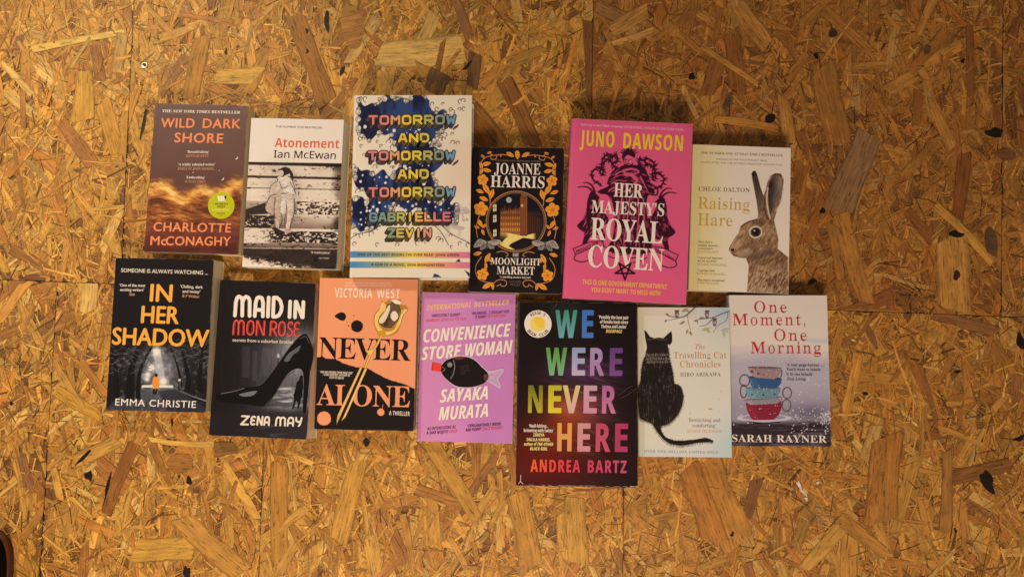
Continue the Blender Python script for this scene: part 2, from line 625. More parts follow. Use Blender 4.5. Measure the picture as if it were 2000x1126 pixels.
        for k, nm in enumerate(self.labels):
            f = F[lab == k]
            if len(f) == 0:
                continue
            used = np.unique(f)
            remap = np.zeros(len(V), np.int64)
            remap[used] = np.arange(len(used))
            vv, cc, ff = V[used], C[used], remap[f]
            if nm == 'cover':
                # wrap: rounded spine, back board, sheet thickness
                prof = [(w, T), (w, T - t), (r + t, T - t), (t, T - t - r * 0.6), (t, t + r * 0.6), (r + t, t), (w, t), (w, 0.0), (r, 0.0), (r * 0.3, r * 0.3), (0, r), (0, T - r)]
                prof = np.array(prof)
                prof[:2, 1] += self.lift
                prof[2, 1] += self.lift * r / w
                m = len(prof)
                sk = np.where(prof[:, 1] < T * 0.5, 1.0, 0.0) * (prof[:, 0] > w * 0.5) * self.skew
                xb = prof[:, 0] + sk
                a = np.c_[xb + ox, np.full(m, oy), prof[:, 1]]
                ln = (1 - prof[:, 1] / T) * (prof[:, 0] > w * 0.5) * self.lean
                a[:, 0] += ln
                b = np.c_[prof[:, 0] + ln + ox, np.full(m, h + oy), prof[:, 1]]
                n0 = len(vv)
                extra = [[n0 + j, n0 + (j + 1) % m, n0 + m + (j + 1) % m, n0 + m + j] for j in range(m - 1)]
                # end caps of the sheet (front, spine, back)
                quads = [(0, 1, 2), (0, 2, 11), (11, 2, 3), (11, 3, 4), (11, 4, 10), (10, 4, 5), (10, 5, 9), (9, 5, 8), (8, 5, 6), (8, 6, 7)]
                caps = [[n0 + q for q in tr] for tr in quads] + [[n0 + m + q for q in tr[::-1]] for tr in quads]
                sc = np.array([ink(self.spine_colour)] * m)
                for j in (1, 2, 5, 6):
                    sc[j] = ink(self.edge_colour)
                sc[0] = C.reshape(ny, nx, 3)[ny // 2, -2]
                vv = np.concatenate([vv, a, b])
                cc = np.concatenate([cc, sc, sc])
                ff = [list(q) for q in ff] + extra + caps
                cover = mesh_object('cover', vv, ff, mat, root, cc)
            else:
                mesh_object(nm, vv, ff, mat, cover, cc)
        split = []
        for nm, d in self.parts.items():                  # pieces that lie apart become parts of their own
            groups = []
            for k, v in enumerate(d['v']):
                lo, hi = v[:, :2].min(0) - 0.0035, v[:, :2].max(0) + 0.0035
                hit = [g for g in groups if nm in WHOLE or ((g[0] < hi) & (g[1] > lo)).all()]
                groups = [g for g in groups if not any(g is q for q in hit)]
                for g in hit:
                    lo, hi = np.minimum(lo, g[0]), np.maximum(hi, g[1])
                groups.append([lo, hi, sum((g[2] for g in hit), []) + [k]])
            for g in groups:
                ks = sorted(g[2])
                off = np.cumsum([0] + [len(d['v'][k]) for k in ks])
                base = np.cumsum([0] + [len(v) for v in d['v']])
                split.append((nm, dict(v=[d['v'][k] for k in ks], c=[d['c'][k] for k in ks], mat=d['mat'],
                                       f=[d['f'][k] - base[k] + off[j] for j, k in enumerate(ks)])))
        for nm, d in split:
            v = np.concatenate(d['v'])
            v[:, 2] += T + self.lift * v[:, 0] / w
            v[:, 0] += ox
            v[:, 1] += oy
            mesh_object(nm, v, np.concatenate(d['f']), d['mat'], cover, ink(np.concatenate(d['c'])))
        # page block
        ix, iy = (0.0045, 0.0036) if self.hard else (0.0009, 0.0004)
        z0, z1 = t + 0.0001, T - t - 0.0001
        nz = 9
        V, F = [], []
        for k in range(nz):
            q = k / (nz - 1)
            z = z0 + (z1 - z0) * q
            bow = 0.0012 * math.sin(math.pi * q) * (-1.0 if self.hard else 0.25)
            sk = self.skew * (1 - q) * 0.92
            bow += self.lean * (1 - q)
            V += [(t + 0.0004 + ox, iy + oy, z), (w - ix + bow + ox + sk, iy + oy, z), (w - ix + bow + ox + 0.0, h - iy + oy, z), (t + 0.0004 + ox, h - iy + oy, z)]
        for k in range(nz - 1):
            for j in range(4):
                F.append((4 * k + j, 4 * k + (j + 1) % 4, 4 * k + 4 + (j + 1) % 4, 4 * k + 4 + j))
        F.append((3, 2, 1, 0))
        e = 4 * (nz - 1)
        F.append((e, e + 1, e + 2, e + 3))
        mesh_object('page_block', V, F, PAPER, root)
        return root
# ------------------------------------------------------------------ floor: oriented strand board, strands laid in layers
BOARD_PALETTE = np.array([(207, 147, 62), (201, 140, 57), (192, 129, 53), (180, 116, 48), (216, 164, 82), (168, 105, 47), (158, 102, 54), (193, 121, 47), (210, 157, 80)], float)
PAL_W = np.array([.20, .22, .19, .13, .06, .06, .03, .07, .04])

def seam_lines():
    s = {}
    s['cross'] = (unproject(0, 546), unproject(2000, 619))
    s['upper_left'] = (unproject(264, -60), unproject(236, 548))
    s['lower_left'] = (unproject(112, 545), unproject(74, 1180))
    s['lower_mid'] = (unproject(527, 560), unproject(503, 1180))
    s['upper_mid'] = (unproject(1160, -60), unproject(1150, 590))
    s['upper_right'] = (unproject(1960, -60), unproject(1956, 610))
    s['lower_right'] = (unproject(1222, 600), unproject(1216, 1180))
    return s
SEAM = seam_lines()

def side(line, x, y):
    (ax, ay), (bx, by) = line
    nx, ny = -(by - ay), (bx - ax)
    n = math.hypot(nx, ny)
    return ((x - ax) * nx + (y - ay) * ny) / n, nx / n, ny / n

def strands():
    Cx, Cy, An, Ln, Wd, Zz, Cc = [], [], [], [], [], [], []
    def scatter(n, lmin, lmax, wmin, wmax, spread, z0, z1, jitter):
        px, py = RNG.uniform(-1.15, 1.15, n), RNG.uniform(-0.75, 0.80, n)
        qx, qy = RNG.uniform(-1.7, 1.7, n), RNG.uniform(-1.2, 1.5, n)          # thinner beyond the frame
        far = (np.abs(qx) > 1.15) | (qy < -0.75) | (qy > 0.80)
        px, py = np.concatenate([px, qx[far]]), np.concatenate([py, qy[far]])
        n = len(px)
        Cx.append(px); Cy.append(py)
        a = np.where(RNG.random(n) < 0.62, math.pi / 2 + RNG.normal(0, spread, n), RNG.uniform(0, math.pi, n))
        An.append(a)
        Ln.append(RNG.uniform(lmin, lmax, n)); Wd.append(wmin + (wmax - wmin) * RNG.random(n) ** 1.5)
        Zz.append(RNG.uniform(z0, z1, n))
        base = BOARD_PALETTE[RNG.choice(len(BOARD_PALETTE), n, p=PAL_W)]
        Cc.append(base * np.clip(RNG.normal(0.98, jitter, (n, 1)), .55, 1.13))
    scatter(12000, .03, .08, .007, .022, .5, -0.80e-3, -0.56e-3, .06)
    scatter(22000, .008, .040, .0008, .0038, .9, -0.58e-3, -0.36e-3, .20)
    scatter(2700, .028, .085, .004, .017, .45, -0.46e-3, -0.16e-3, .07)
    scatter(27000, .005, .032, .0005, .0026, .9, -0.34e-3, -0.10e-3, .17)
    scatter(420, .04, .10, .007, .024, .42, -0.24e-3, -0.04e-3, .07)
    scatter(900, .03, .09, .0015, .006, .7, -0.16e-3, -0.03e-3, .10)
    k0 = len(Cc)
    scatter(5200, .008, .034, .0004, .0011, .8, -0.30e-3, -0.06e-3, .15)     # dark slits between the strands
    Cc[k0] = Cc[k0] * np.array([.46, .36, .28])
    x, y, a, l, w, z, c = map(np.concatenate, (Cx, Cy, An, Ln, Wd, Zz, Cc))
    # strands one can recognise in the photograph: end, end (px), width (px), colour
    M = [((742, 108), (905, 98), 58, (212, 168, 96)), ((1698, 262), (1636, 412), 58, (146, 106, 72)), ((1150, 45), (1158, 200), 24, (128, 84, 44)),
         ((60, 96), (242, 62), 14, (218, 176, 92)), ((165, 140), (162, 235), 42, (206, 152, 64)), ((395, 70), (372, 190), 34, (178, 124, 50)),
         ((420, 150), (515, 148), 34, (206, 158, 74)), ((262, 862), (205, 1002), 26, (150, 94, 40)), ((350, 1010), (470, 1118), 44, (196, 140, 66)),
         ((470, 1085), (600, 990), 20, (204, 150, 66)), ((265, 1075), (378, 1070), 46, (204, 152, 66)), ((100, 760), (195, 812), 24, (202, 146, 58)),
         ((1380, 900), (1440, 1060), 60, (196, 136, 60)), ((1345, 910), (1400, 1060), 46, (188, 124, 52)), ((1733, 850), (1720, 1020), 62, (182, 122, 56)),
         ((1850, 880), (1848, 1040), 22, (172, 120, 60)), ((1850, 935), (1975, 905), 26, (140, 92, 46)), ((1570, 1110), (1670, 1000), 26, (206, 156, 76)),
         ((1640, 1010), (1735, 1085), 26, (188, 132, 60)), ((1605, 130), (1640, 285), 52, (164, 108, 50)), ((1370, 90), (1480, 165), 12, (190, 132, 62)),
         ((1600, 10), (1700, 100), 22, (170, 112, 52)), ((1820, 200), (1860, 290), 22, (186, 128, 60)), ((1640, 420), (1690, 590), 34, (176, 118, 56)),
         ((1860, 465), (1866, 610), 64, (190, 134, 66)), ((1830, 400), (1940, 510), 18, (196, 140, 66)), ((1885, 300), (1870, 430), 26, (134, 78, 36)),
         ((1395, 230), (1520, 250), 16, (186, 126, 54)), ((1530, 190), (1542, 280), 26, (184, 128, 60)), ((985, 150), (1045, 285), 34, (138, 88, 42)),
         ((905, 205), (975, 300), 62, (150, 98, 44)), ((990, 125), (1065, 95), 22, (172, 124, 58)), ((868, 70), (845, 180), 12, (146, 92, 40)),
         ((930, 105), (922, 170), 26, (120, 82, 48)), ((860, 140), (845, 182), 44, (112, 76, 48)), ((575, 30), (640, 200), 40, (160, 106, 48)),
         ((1160, 10), (1225, 40), 30, (150, 104, 60)), ((1195, 60), (1265, 20), 30, (182, 130, 66)), ((1440, 10), (1500, 90), 36, (180, 124, 60)),
         ((290, 860), (420, 870), 10, (216, 168, 80)), ((418, 878), (462, 872), 26, (140, 96, 50)), ((250, 215), (245, 300), 30, (190, 136, 56)),
         ((200, 200), (230, 300), 34, (196, 138, 56)), ((545, 905), (545, 1090), 34, (182, 126, 54)), ((840, 860), (930, 1010), 30, (194, 140, 62)),
         ((700, 900), (660, 1060), 36, (196, 142, 62)), ((1010, 960), (1040, 1110), 44, (190, 134, 58)), ((1120, 970), (1130, 1100), 40, (200, 148, 68))]
    mx, my, ma, ml, mw, mz, mc = [], [], [], [], [], [], []
    for k, ((x0, y0), (x1, y1), wd, cc) in enumerate(M):
        p, q = unproject(x0, y0), unproject(x1, y1)
        mx.append((p[0] + q[0]) / 2); my.append((p[1] + q[1]) / 2)
        ma.append(math.atan2(q[1] - p[1], q[0] - p[0])); ml.append(math.hypot(q[0] - p[0], q[1] - p[1]))
        mw.append(wd * 0.00069); mz.append(-0.03e-3 + 0.0007e-3 * k); mc.append(cc)
    x, y, a, l, w, z = (np.concatenate([p, q]) for p, q in ((x, mx), (y, my), (a, ma), (l, ml), (w, mw), (z, mz)))
    c = np.concatenate([c, np.array(mc, float) * np.array([1.0, .965, .86])])
    n = len(x)
    S = 6
    t = np.array([-.5, -.46, -.16, .16, .46, .5])[None, :] * np.ones((n, 1))
    # ragged, slanted ends and wavering sides
    slant = np.clip(RNG.normal(0, 0.22, (n, 2)) * np.minimum(w / l, 0.5)[:, None], -.08, .08)
    verts = np.zeros((n, S, 2, 3))
    u_all, v_all = np.zeros((n, S, 2)), np.zeros((n, S, 2))
    bend = RNG.normal(0, 0.018, n)
    taper = RNG.uniform(-0.16, 0.16, n)
    for s, sg in enumerate((-1, 1)):
        uu = t.copy()
        for q in (0, 1):
            uu[:, q] += sg * slant[:, 0]
            uu[:, -1 - q] += sg * slant[:, 1]
        uu[:, 0] += RNG.normal(0, 0.012, n)
        uu[:, -1] += RNG.normal(0, 0.012, n)
        wob = 1 + RNG.normal(0, 0.05, (n, S)) + taper[:, None] * t * 2
        wob[:, 0] *= RNG.uniform(.70, 1, n)
        wob[:, -1] *= RNG.uniform(.70, 1, n)
        v_all[:, :, s] = sg * 0.5 * wob * w[:, None] + (bend * l)[:, None] * (t * t * 4 - 0.3)
        u_all[:, :, s] = uu * l[:, None]
    ca, sa = np.cos(a)[:, None, None], np.sin(a)[:, None, None]
    X = x[:, None, None] + u_all * ca - v_all * sa
    Y = y[:, None, None] + u_all * sa + v_all * ca
    # keep each strand on its own board: pull corners back to the joint
    gap = 0.00034
    cs = side(SEAM['cross'], x, y)[0]
    for nm, line in SEAM.items():
        d0 = side(line, x, y)[0]
        d, nx, ny = side(line, X, Y)
        if nm == 'cross':
            act = np.ones(n, bool)
        else:
            act = (cs > 0) if nm.startswith('upper') else (cs < 0)
        sg = np.where(d0 >= 0, 1.0, -1.0)
        pen = np.maximum(gap - d * sg[:, None, None], 0) * act[:, None, None]
        X += pen * nx * sg[:, None, None]
        Y += pen * ny * sg[:, None, None]
    tx, ty = RNG.normal(0, 0.002, n), RNG.normal(0, 0.006, n)
    Z = z[:, None, None] + np.clip(u_all * tx[:, None, None] + v_all * ty[:, None, None], -1.2e-4, 0.6e-4)
    Z = np.minimum(Z, 0.02e-3)
    V = np.stack([X, Y, Z], -1).reshape(-1, 3)
    ident = RNG.uniform(0, 1000, n)
    G = np.stack([u_all, v_all, np.broadcast_to(ident[:, None, None], u_all.shape)], -1).reshape(-1, 3)
    E = np.broadcast_to(np.array([-1.0, 1.0])[None, None, :], u_all.shape).copy()
    E *= np.where(w > 0.0035, 1.0, 0.75)[:, None, None]
    # weaker light on the right, put into the colour of the right-hand boards
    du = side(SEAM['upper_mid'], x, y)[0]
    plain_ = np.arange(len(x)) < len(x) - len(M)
    dimmed = ((cs > 0) & (du > 0) & plain_)[:, None]
    c = np.where(dimmed, c * np.array([.86, .80, .78]), c)
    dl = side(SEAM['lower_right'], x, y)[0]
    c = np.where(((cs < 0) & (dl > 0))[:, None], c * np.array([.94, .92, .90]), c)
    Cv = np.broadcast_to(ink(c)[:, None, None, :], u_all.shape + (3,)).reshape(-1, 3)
    base = np.arange(n)[:, None] * (S * 2) + np.arange(S - 1)[None] * 2
    F = np.stack([base, base + 2, base + 3, base + 1], -1).reshape(-1, 4)
    return V, F, Cv, G, E.ravel()

V, F, Cv, G, E_ = strands()
nv = len(V)
# brown base below the strands, with dark strips along the joints
def under(pts, z, col, edge=0.0):
    global V, F, Cv, G, E_
    k = len(V)
    q = np.array([(x, y, z) for x, y in pts])
    V = np.concatenate([V, q]); Cv = np.concatenate([Cv, np.tile(ink(col), (4, 1))])
    G = np.concatenate([G, q]); E_ = np.concatenate([E_, np.full(4, edge)])
    F = np.concatenate([F, [[k, k + 1, k + 2, k + 3]]])
under([(-3, -2.5), (3, -2.5), (3, 2.5), (-3, 2.5)], -0.0012, (128, 82, 38))
for k, (nm, ((ax, ay), (bx, by))) in enumerate(SEAM.items()):
    L = math.hypot(bx - ax, by - ay)
    ex = 0.4 if nm == 'cross' else 0.0
    dx, dy = (bx - ax) / L, (by - ay) / L
    ax, ay, bx, by = ax - dx * ex, ay - dy * ex, bx + dx * ex, by + dy * ex
    nx, ny = -dy * 0.0012, dx * 0.0012
    under([(ax - nx, ay - ny), (bx - nx, by - ny), (bx + nx, by + ny), (ax + nx, ay + ny)], -0.00095 + k * 4e-6, (30, 16, 9))
# pits with their shade painted as flat dark patches; dark bark and knots
def blob(px, py, rx, ry, rot, col, z, n=18, rough=0.28):
    global V, F, Cv, G, E_
    cx, cy = unproject(px, py)
    kn = 8
    a = np.linspace(0, 2 * math.pi, kn, endpoint=False)
    rr = np.clip(1 + RNG.normal(0, rough, kn), .55, 1.5)
    ring_ = crom(np.c_[a * 0 + np.cos(a) * rr, np.sin(a) * rr], True, 4)
    n = len(ring_)
    a, rr = np.arctan2(ring_[:, 1], ring_[:, 0]), np.hypot(ring_[:, 0], ring_[:, 1])
    u, v = rx * 0.00069 * np.cos(a) * rr, ry * 0.00069 * np.sin(a) * rr
    c, s = math.cos(rot), math.sin(rot)
    k = len(V)
    ring = np.c_[cx + u * c - v * s, cy + u * s + v * c, np.full(n, z)]
    V = np.concatenate([V, ring, [[cx, cy, z]]])
    Cv = np.concatenate([Cv, np.tile(ink(col), (n + 1, 1))])
    G = np.concatenate([G, np.c_[u, v, np.full(n, px)], [[0, 0, px]]])
    E_ = np.concatenate([E_, np.full(n, .8), [0]])
    F = np.concatenate([F, [[k + j, k + (j + 1) % n, k + n, k + n] for j in range(0)] or np.zeros((0, 4), int)])
    F = np.concatenate([F, [[k + j, k + (j + 1) % n, k + (j + 2) % n, k + n] for j in range(0, n, 2)]])
PIT_SHADE = (26, 15, 9)
for k, (px, py, rx, ry, rot) in enumerate([
        (639, 42, 6, 22, .1), (668, 140, 4, 10, -.4), (441, 101, 4, 6, 0), (600, 100, 3, 5, 0), (1506, 230, 11, 8, .2), (1353, 150, 7, 7, .6),
        (1940, 258, 16, 7, -.2), (1928, 938, 10, 22, .5), (1880, 120, 5, 4, 0), (1867, 458, 13, 6, .1), (1606, 412, 5, 6, 0), (1588, 548, 8, 5, .3),
        (1995, 668, 10, 14, .2), (1870, 725, 5, 4, 0), (174, 930, 8, 10, .4), (160, 895, 3, 22, -.75), (370, 940, 6, 8, .2), (366, 1118, 6, 14, 0),
        (22, 786, 4, 4, 0), (336, 825, 3, 7, 0), (715, 862, 6, 7, 0), (1866, 1035, 3, 4, 0), (1430, 1043, 4, 4, 0), (1690, 768, 5, 2, 0),
        (350, 930, 2.5, 2.5, 0), (352, 98, 3, 4, 0), (912, 130, 12, 4, .9), (600, 60, 3, 7, .3), (1594, 110, 4, 6, .3), (280, 240, 3, 34, -.15),
        (210, 950, 3, 40, -.2), (1990, 855, 12, 4, .3)]):
    blob(px, py, rx, ry, rot, PIT_SHADE, 0.03e-3 + k * 1e-7)
for k, (px, py, rx, ry, rot, col) in enumerate([
        (1421, 198, 7, 20, -.35, (92, 66, 42)), (1812, 96, 7, 12, -.3, (100, 66, 38)), (1868, 537, 7, 9, 0, (58, 34, 20)), (1596, 290, 12, 10, 0, (112, 66, 32)),
        (1627, 65, 9, 9, 0, (70, 44, 28)), (1550, 960, 5, 5, 0, (130, 90, 50)), (352, 905, 24, 22, 0, (160, 102, 44)), (688, 50, 24, 52, .25, (172, 114, 50)),
        (1965, 300, 22, 12, 0, (120, 76, 40)), (1935, 470, 12, 30, 0, (96, 66, 44))]):
    blob(px, py, rx, ry, rot, col, 0.022e-3 + k * 1e-7, rough=0.10)
for px, py, rx, ry, rot in ((1562, 948, 3, 9, .5), (1570, 962, 3, 9, .7), (1574, 972, 2.5, 5, .2), (1597, 942, 2.5, 2.5, 0)):
    blob(px, py, rx, ry, rot, (222, 204, 176), 0.045e-3, rough=.25)      # flecks of white paint
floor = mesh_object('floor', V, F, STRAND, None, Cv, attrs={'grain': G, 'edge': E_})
floor['kind'] = 'structure'

# ------------------------------------------------------------------ screw heads set in the board
STEEL = plain('galvanised_steel', (0.42, 0.39, 0.34), 0.35, 1.0)
DARK = plain('screw_recess', (0.012, 0.010, 0.008), 0.8)
def lathe(prof, n=36):
    V, F = [], []
    for r, z in prof:
        for k in range(n):
            a = 2 * math.pi * k / n
            V.append((r * math.cos(a), r * math.sin(a), z))
    for i in range(len(prof) - 1):
        for k in range(n):
            F.append((i * n + k, i * n + (k + 1) % n, (i + 1) * n + (k + 1) % n, (i + 1) * n + k))
    return V, F
def screw(px, py, r, label):
    x, y = unproject(px, py)
    root = empty('floor_screw', (x, y, 0))
    tag(root, label, 'screw')
    v, f = lathe([(r, 0.00005), (r * .95, .0005), (r * .80, .0007), (r * .5, .00055), (r * .44, .0004), (0.0001, .0003)])
    mesh_object('screw_head', v, f, STEEL, root, smooth=True)
    pts = []
    for k in range(8):
        a = k * math.pi / 4
        q = r * (.44 if k % 2 == 0 else .26)
        pts.append((q * math.cos(a), q * math.sin(a), .00062))
    mesh_object('recess', pts, [list(range(8))], DARK, root)
screw(282, 128, 0.0052, 'small round steel screw head sunk in the bare board at upper left')

# ------------------------------------------------------------------ toe of a shoe at the frame's lower left corner
LEATHER = plain('black_shoe_leather', (0.006, 0.006, 0.007), 0.7, noise=.3)
LEATHER.node_tree.nodes['Principled BSDF'].inputs['Specular IOR Level'].default_value = 0.08
RUBBER = plain('reddish_brown_rubber_sole', (0.11, 0.030, 0.02), 0.6)
WHITE_TRIM = plain('off_white_trim', (0.62, 0.50, 0.36), 0.6)
def shoe_outline(scale, n=48):
    """sole seen from above: toe at +y, length 0.28"""
    pts = [(0, .0), (.022, -.006), (.036, -.028), (.043, -.062), (.041, -.10), (.033, -.15), (.031, -.20), (.033, -.245), (.022, -.275), (0, -.282),
           (-.022, -.275), (-.032, -.245), (-.033, -.20), (-.036, -.15), (-.042, -.10), (-.043, -.062), (-.036, -.028), (-.022, -.006)]
    p = crom(pts, True, 5)
    c = np.array([0, -.12])
    return (p - c) * scale + c
sx, sy = unproject(-15, 1024)
shoe = empty('shoe', (sx, sy, 0), math.radians(-8))
tag(shoe, 'black shoe with reddish brown sole edge, only its toe at the lower left corner', 'shoe')
def rings(levels):
    V, F = [], []
    n = None
    for s, z, dy in levels:
        o = shoe_outline(s)
        n = len(o)
        V += [(a, b + dy, z) for a, b in o]
    for i in range(len(levels) - 1):
        for k in range(n):
            F.append((i * n + k, i * n + (k + 1) % n, (i + 1) * n + (k + 1) % n, (i + 1) * n + k))
    F.append(tuple(range(n))[::-1])
    F.append(tuple((len(levels) - 1) * n + k for k in range(n)))
    return V, F
v, f = rings([(.97, .0003, 0), (.99, .003, 0), (1.0, .007, 0), (.99, .011, 0), (.96, .0125, 0)])
sole = mesh_object('sole', v, f, RUBBER, shoe, smooth=True)
v, f = rings([(.965, .0128, 0), (.985, .020, 0), (.98, .032, 0), (.94, .042, 0), (.82, .052, -.004), (.66, .060, -.012), (.45, .066, -.03), (.2, .070, -.05)])
mesh_object('upper', v, f, LEATHER, shoe, smooth=True)
# pale stripe over the toe
o = shoe_outline(.988)
o2 = shoe_outline(.958)
sel = [k for k in range(len(o)) if o[k][1] > -.035 and o[k][0] < .028]
sel = sorted(sel, key=lambda k: o[k][0])
v = [(o[k][0], o[k][1], .0325) for k in sel] + [(o2[k][0], o2[k][1], .0425) for k in sel]
v = [(a * 1.006, b + .0006, c) for a, b, c in v]
m_ = len(sel)
mesh_object('toe_trim', v, [(k, k + 1, m_ + k + 1, m_ + k) for k in range(m_ - 1)], WHITE_TRIM, shoe, smooth=True)
# ------------------------------------------------------------------ books, upper row
R_ = math.radians
CREAM = (228, 208, 186)

# 1  storm over the sea
b = Book('wild', [(112, 40), (755, 60), (690, 1085), (35, 1055)], -0.4561, 0.2289, R_(-2.03), .1302, .2050, .022, lean=.0008, lift=.0009)
X, Y = b.X, b.Y
wq = 60 * fbm(X, Y, 130, 90, 19)
n1, n2, n3 = fbm(X, Y, 260, 150, 3), fbm(X + wq, Y + wq * .8 - .15 * X, 120, 40, 9), fbm(X + wq, Y + wq - .12 * X, 44, 13, 14)
sky = mix((112, 84, 74), (94, 60, 50), np.clip(Y / 620, 0, 1)) * (0.92 + .16 * n1)[..., None]
edge = 560 + 70 * sstep(80, 330, X) + 18 * np.sin(X / 40) - 70 * sstep(480, 720, X) + 80 * (n1 - .5)
storm_t = np.clip(.5 * n2 + .5 * n3 + .35 * np.exp(-((Y - edge - 40) / 60) ** 2) - .12 + .08 * np.exp(-((Y - 810) / 40) ** 2), 0, 1)
storm = ramp(storm_t, [(0, (56, 26, 18)), (.32, (100, 50, 28)), (.5, (152, 84, 40)), (.68, (208, 138, 62)), (.88, (240, 192, 104))])
blend = sstep(-46, 40, Y - edge + 46 * (n3 - .5))
col = sky * (1 - blend)[..., None] + storm * blend[..., None]
sea = mix((112, 54, 40), (84, 36, 28), sstep(880, 1080, Y)) * (.72 + .55 * fbm(X, Y, 120, 14, 31))[..., None]
b.col = mix(col, sea, sstep(830, 960, Y + 60 * (n2 - .5)))
b.claim((Y - edge > 0) * 1.0, 'illustration')
o1 = (242, 134, 82)
T = b.text
tw = 'title_lettering'
b.text(style('THE ', 'serif') + style('NEW YORK TIMES', 'serif_italic') + style(' BESTSELLER', 'serif'), 163, 102, 700, 115, 18, (240, 222, 200), None, off=.004)
T('WILD', 155, 205, 383, 209, 62, o1, 'gill', tw, .022, 1.1)
T('DARK', 442, 210, 700, 216, 62, o1, 'gill', tw, .022, 1.1)
T('SHORE', 248, 307, 580, 316, 64, o1, 'gill', tw, .022, 1.1)
for s, x0, y0, x1, y1, c, f in (("'Breathtaking'", 335, 382, 485, 383, CREAM, 'serif'), ('HANNAH KENT', 328, 410, 485, 411, (196, 132, 104), 'serif'),
                                ("'A wildly talented writer'", 275, 468, 527, 470, CREAM, 'serif'), ('EMILY ST JOHN MANDEL', 272, 497, 523, 500, (196, 132, 104), 'serif'),
                                ("'Enthralling'", 328, 557, 458, 559, CREAM, 'serif'), ('SUNDAY TIMES', 317, 585, 465, 587, (196, 132, 104), 'serif_italic')):
    T(s, x0, y0, x1, y1, 17, c, f, off=0.0)
T('CHARLOTTE', 105, 915, 637, 930, 60, o1, 'gill', 'author_lettering', .022, 1.08)
T('Mc', 85, 1010, 192, 1013, 60, o1, 'gill', 'author_lettering', .022, 1.05)
T('CONAGHY', 190, 1013, 635, 1022, 60, o1, 'gill', 'author_lettering', .022, 1.05)
for bx, by, s in ((680, 420, 13), (585, 562, 13), (160, 585, 9), (378, 515, 6), (558, 503, 6)):
    b.shape('illustration', [(bx - s, by + s * .7), (bx - s * .1, by - s * .2), (bx + s * .5, by - s), (bx + s * .35, by + s * .2), (bx - s * .1, by + s * .6)], (224, 204, 190))
sk = 'sticker'
b.disc(sk, 572, 745, 92, 92, (184, 178, 22), 48)
for x in (553, 570, 586):
    b.shape(sk, [(x - 8, 680), (x + 6, 678), (x + 14, 714), (x, 716)], (240, 232, 190))
b.disc(sk, 600, 686, 8, 9, (40, 34, 14), 14)
b.shape(sk, [(607, 688), (606, 700), (596, 706), (601, 694)], (40, 34, 14))
T("WOMEN'S", 527, 740, 618, 741, 14, (50, 46, 10), 'sans_bold', sk)
T('PRIZE', 545, 759, 597, 760, 14, (50, 46, 10), 'sans_bold', sk)
T('LONGLISTED', 510, 780, 627, 780, 12, (226, 218, 110), 'sans_bold', sk)
T('FICTION', 541, 803, 595, 803, 9, (60, 56, 12), 'sans_bold', sk)
T('2026', 555, 817, 581, 817, 9, (60, 56, 12), 'sans_bold', sk)
b.spine_colour = (96, 66, 58)
b.build('paperback_book', 'brown paperback with golden storm waves, orange capitals and a round lime sticker')

# 2  girl sitting on stone stairs
b = Book('aton', [(108, 42), (745, 45), (695, 1078), (38, 1055)], -0.3212, 0.2074, R_(-1.71), .1281, .2034, .026, lean=.0028, lift=.0016)
X, Y = b.X, b.Y
n1, n2, n3 = fbm(X, Y, 70, 34, 5), fbm(X + 30 * fbm(X, Y, 40, 40, 55), Y, 15, 10, 11, 4), fbm(X, Y, 200, 60, 21)
yy = Y - (X - 60) * .016
bands = [(330, .12), (352, .10), (360, .7), (425, .72), (432, .22), (443, .25), (447, .75), (508, .72), (513, .25), (520, .78), (585, .72), (592, .9), (600, .66), (606, .55),
         (688, .45), (692, .9), (700, .62), (786, .42), (792, .85), (806, .8), (812, .30), (880, .28), (886, .5), (920, .34), (926, .62), (932, .16), (1000, .12), (1090, .12)]
val = np.interp(yy, [q[0] for q in bands], [q[1] for q in bands])
val = val - .42 * sstep(.55, .72, n2) * sstep(.4, .62, n1) + .25 * (n3 - .5)
val = val - .34 * sstep(640, 720, X + 60 * (n1 - .5)) * (yy < 900)
val = np.where((yy > 700) & (yy < 786) & (X < 262), .14 + .5 * sstep(.62, .7, n2), val)
val = np.where((yy > 792) & (yy < 890) & (X < 228), .74 - .3 * sstep(.6, .7, n2), val)
val = np.where((yy > 806) & (yy < 885) & (X > 228), .10 + .75 * sstep(.52, .68, n2) * (.4 + n1), val)
val = np.where((yy > 600) & (yy < 688) & (X > 420), .18 + .62 * sstep(.42, .62, n2), val)
gl = sstep(-40, 30, yy - 1000 - .18 * (X - 40) + 110 * (n2 - .5) + 60 * (n1 - .5))
val = np.where(yy > 940, val + .9 * gl * (X < 560), val)
photo = ramp(np.clip(val, 0, 1), [(0, (26, 17, 16)), (.25, (64, 48, 42)), (.45, (140, 114, 96)), (.66, (214, 190, 166)), (1, (236, 214, 190))])
plain_top = np.broadcast_to(np.array((228, 208, 188), float), photo.shape)
m = sstep(-2, 2, Y - 338 - (X - 85) * .008)
b.col = mix(plain_top, photo, m)
b.claim(m, 'illustration')
dk, md, lt = (44, 32, 30), (150, 118, 100), (236, 216, 196)
b.poly([(65, 662), (130, 640), (206, 613), (215, 655), (235, 692), (65, 700)], (50, 38, 36))
b.poly([(205, 630), (240, 560), (300, 540), (395, 560), (402, 640), (395, 700), (330, 705), (290, 690), (250, 705), (215, 680)], (206, 176, 152), True, 'illustration')
b.poly([(318, 580), (342, 575), (345, 660), (325, 690), (310, 670)], (240, 222, 204), True)
b.poly([(290, 440), (330, 425), (380, 450), (402, 500), (410, 555), (370, 575), (300, 565), (270, 540), (275, 480)], lt, True, 'illustration')
b.poly([(240, 490), (285, 470), (300, 500), (330, 530), (325, 560), (260, 566), (234, 545)], (222, 196, 172), True, 'illustration')
b.line([(262, 560), (330, 550), (400, 560)], 5, dk)
b.line([(300, 470), (318, 520), (360, 500)], 5, (110, 84, 74))
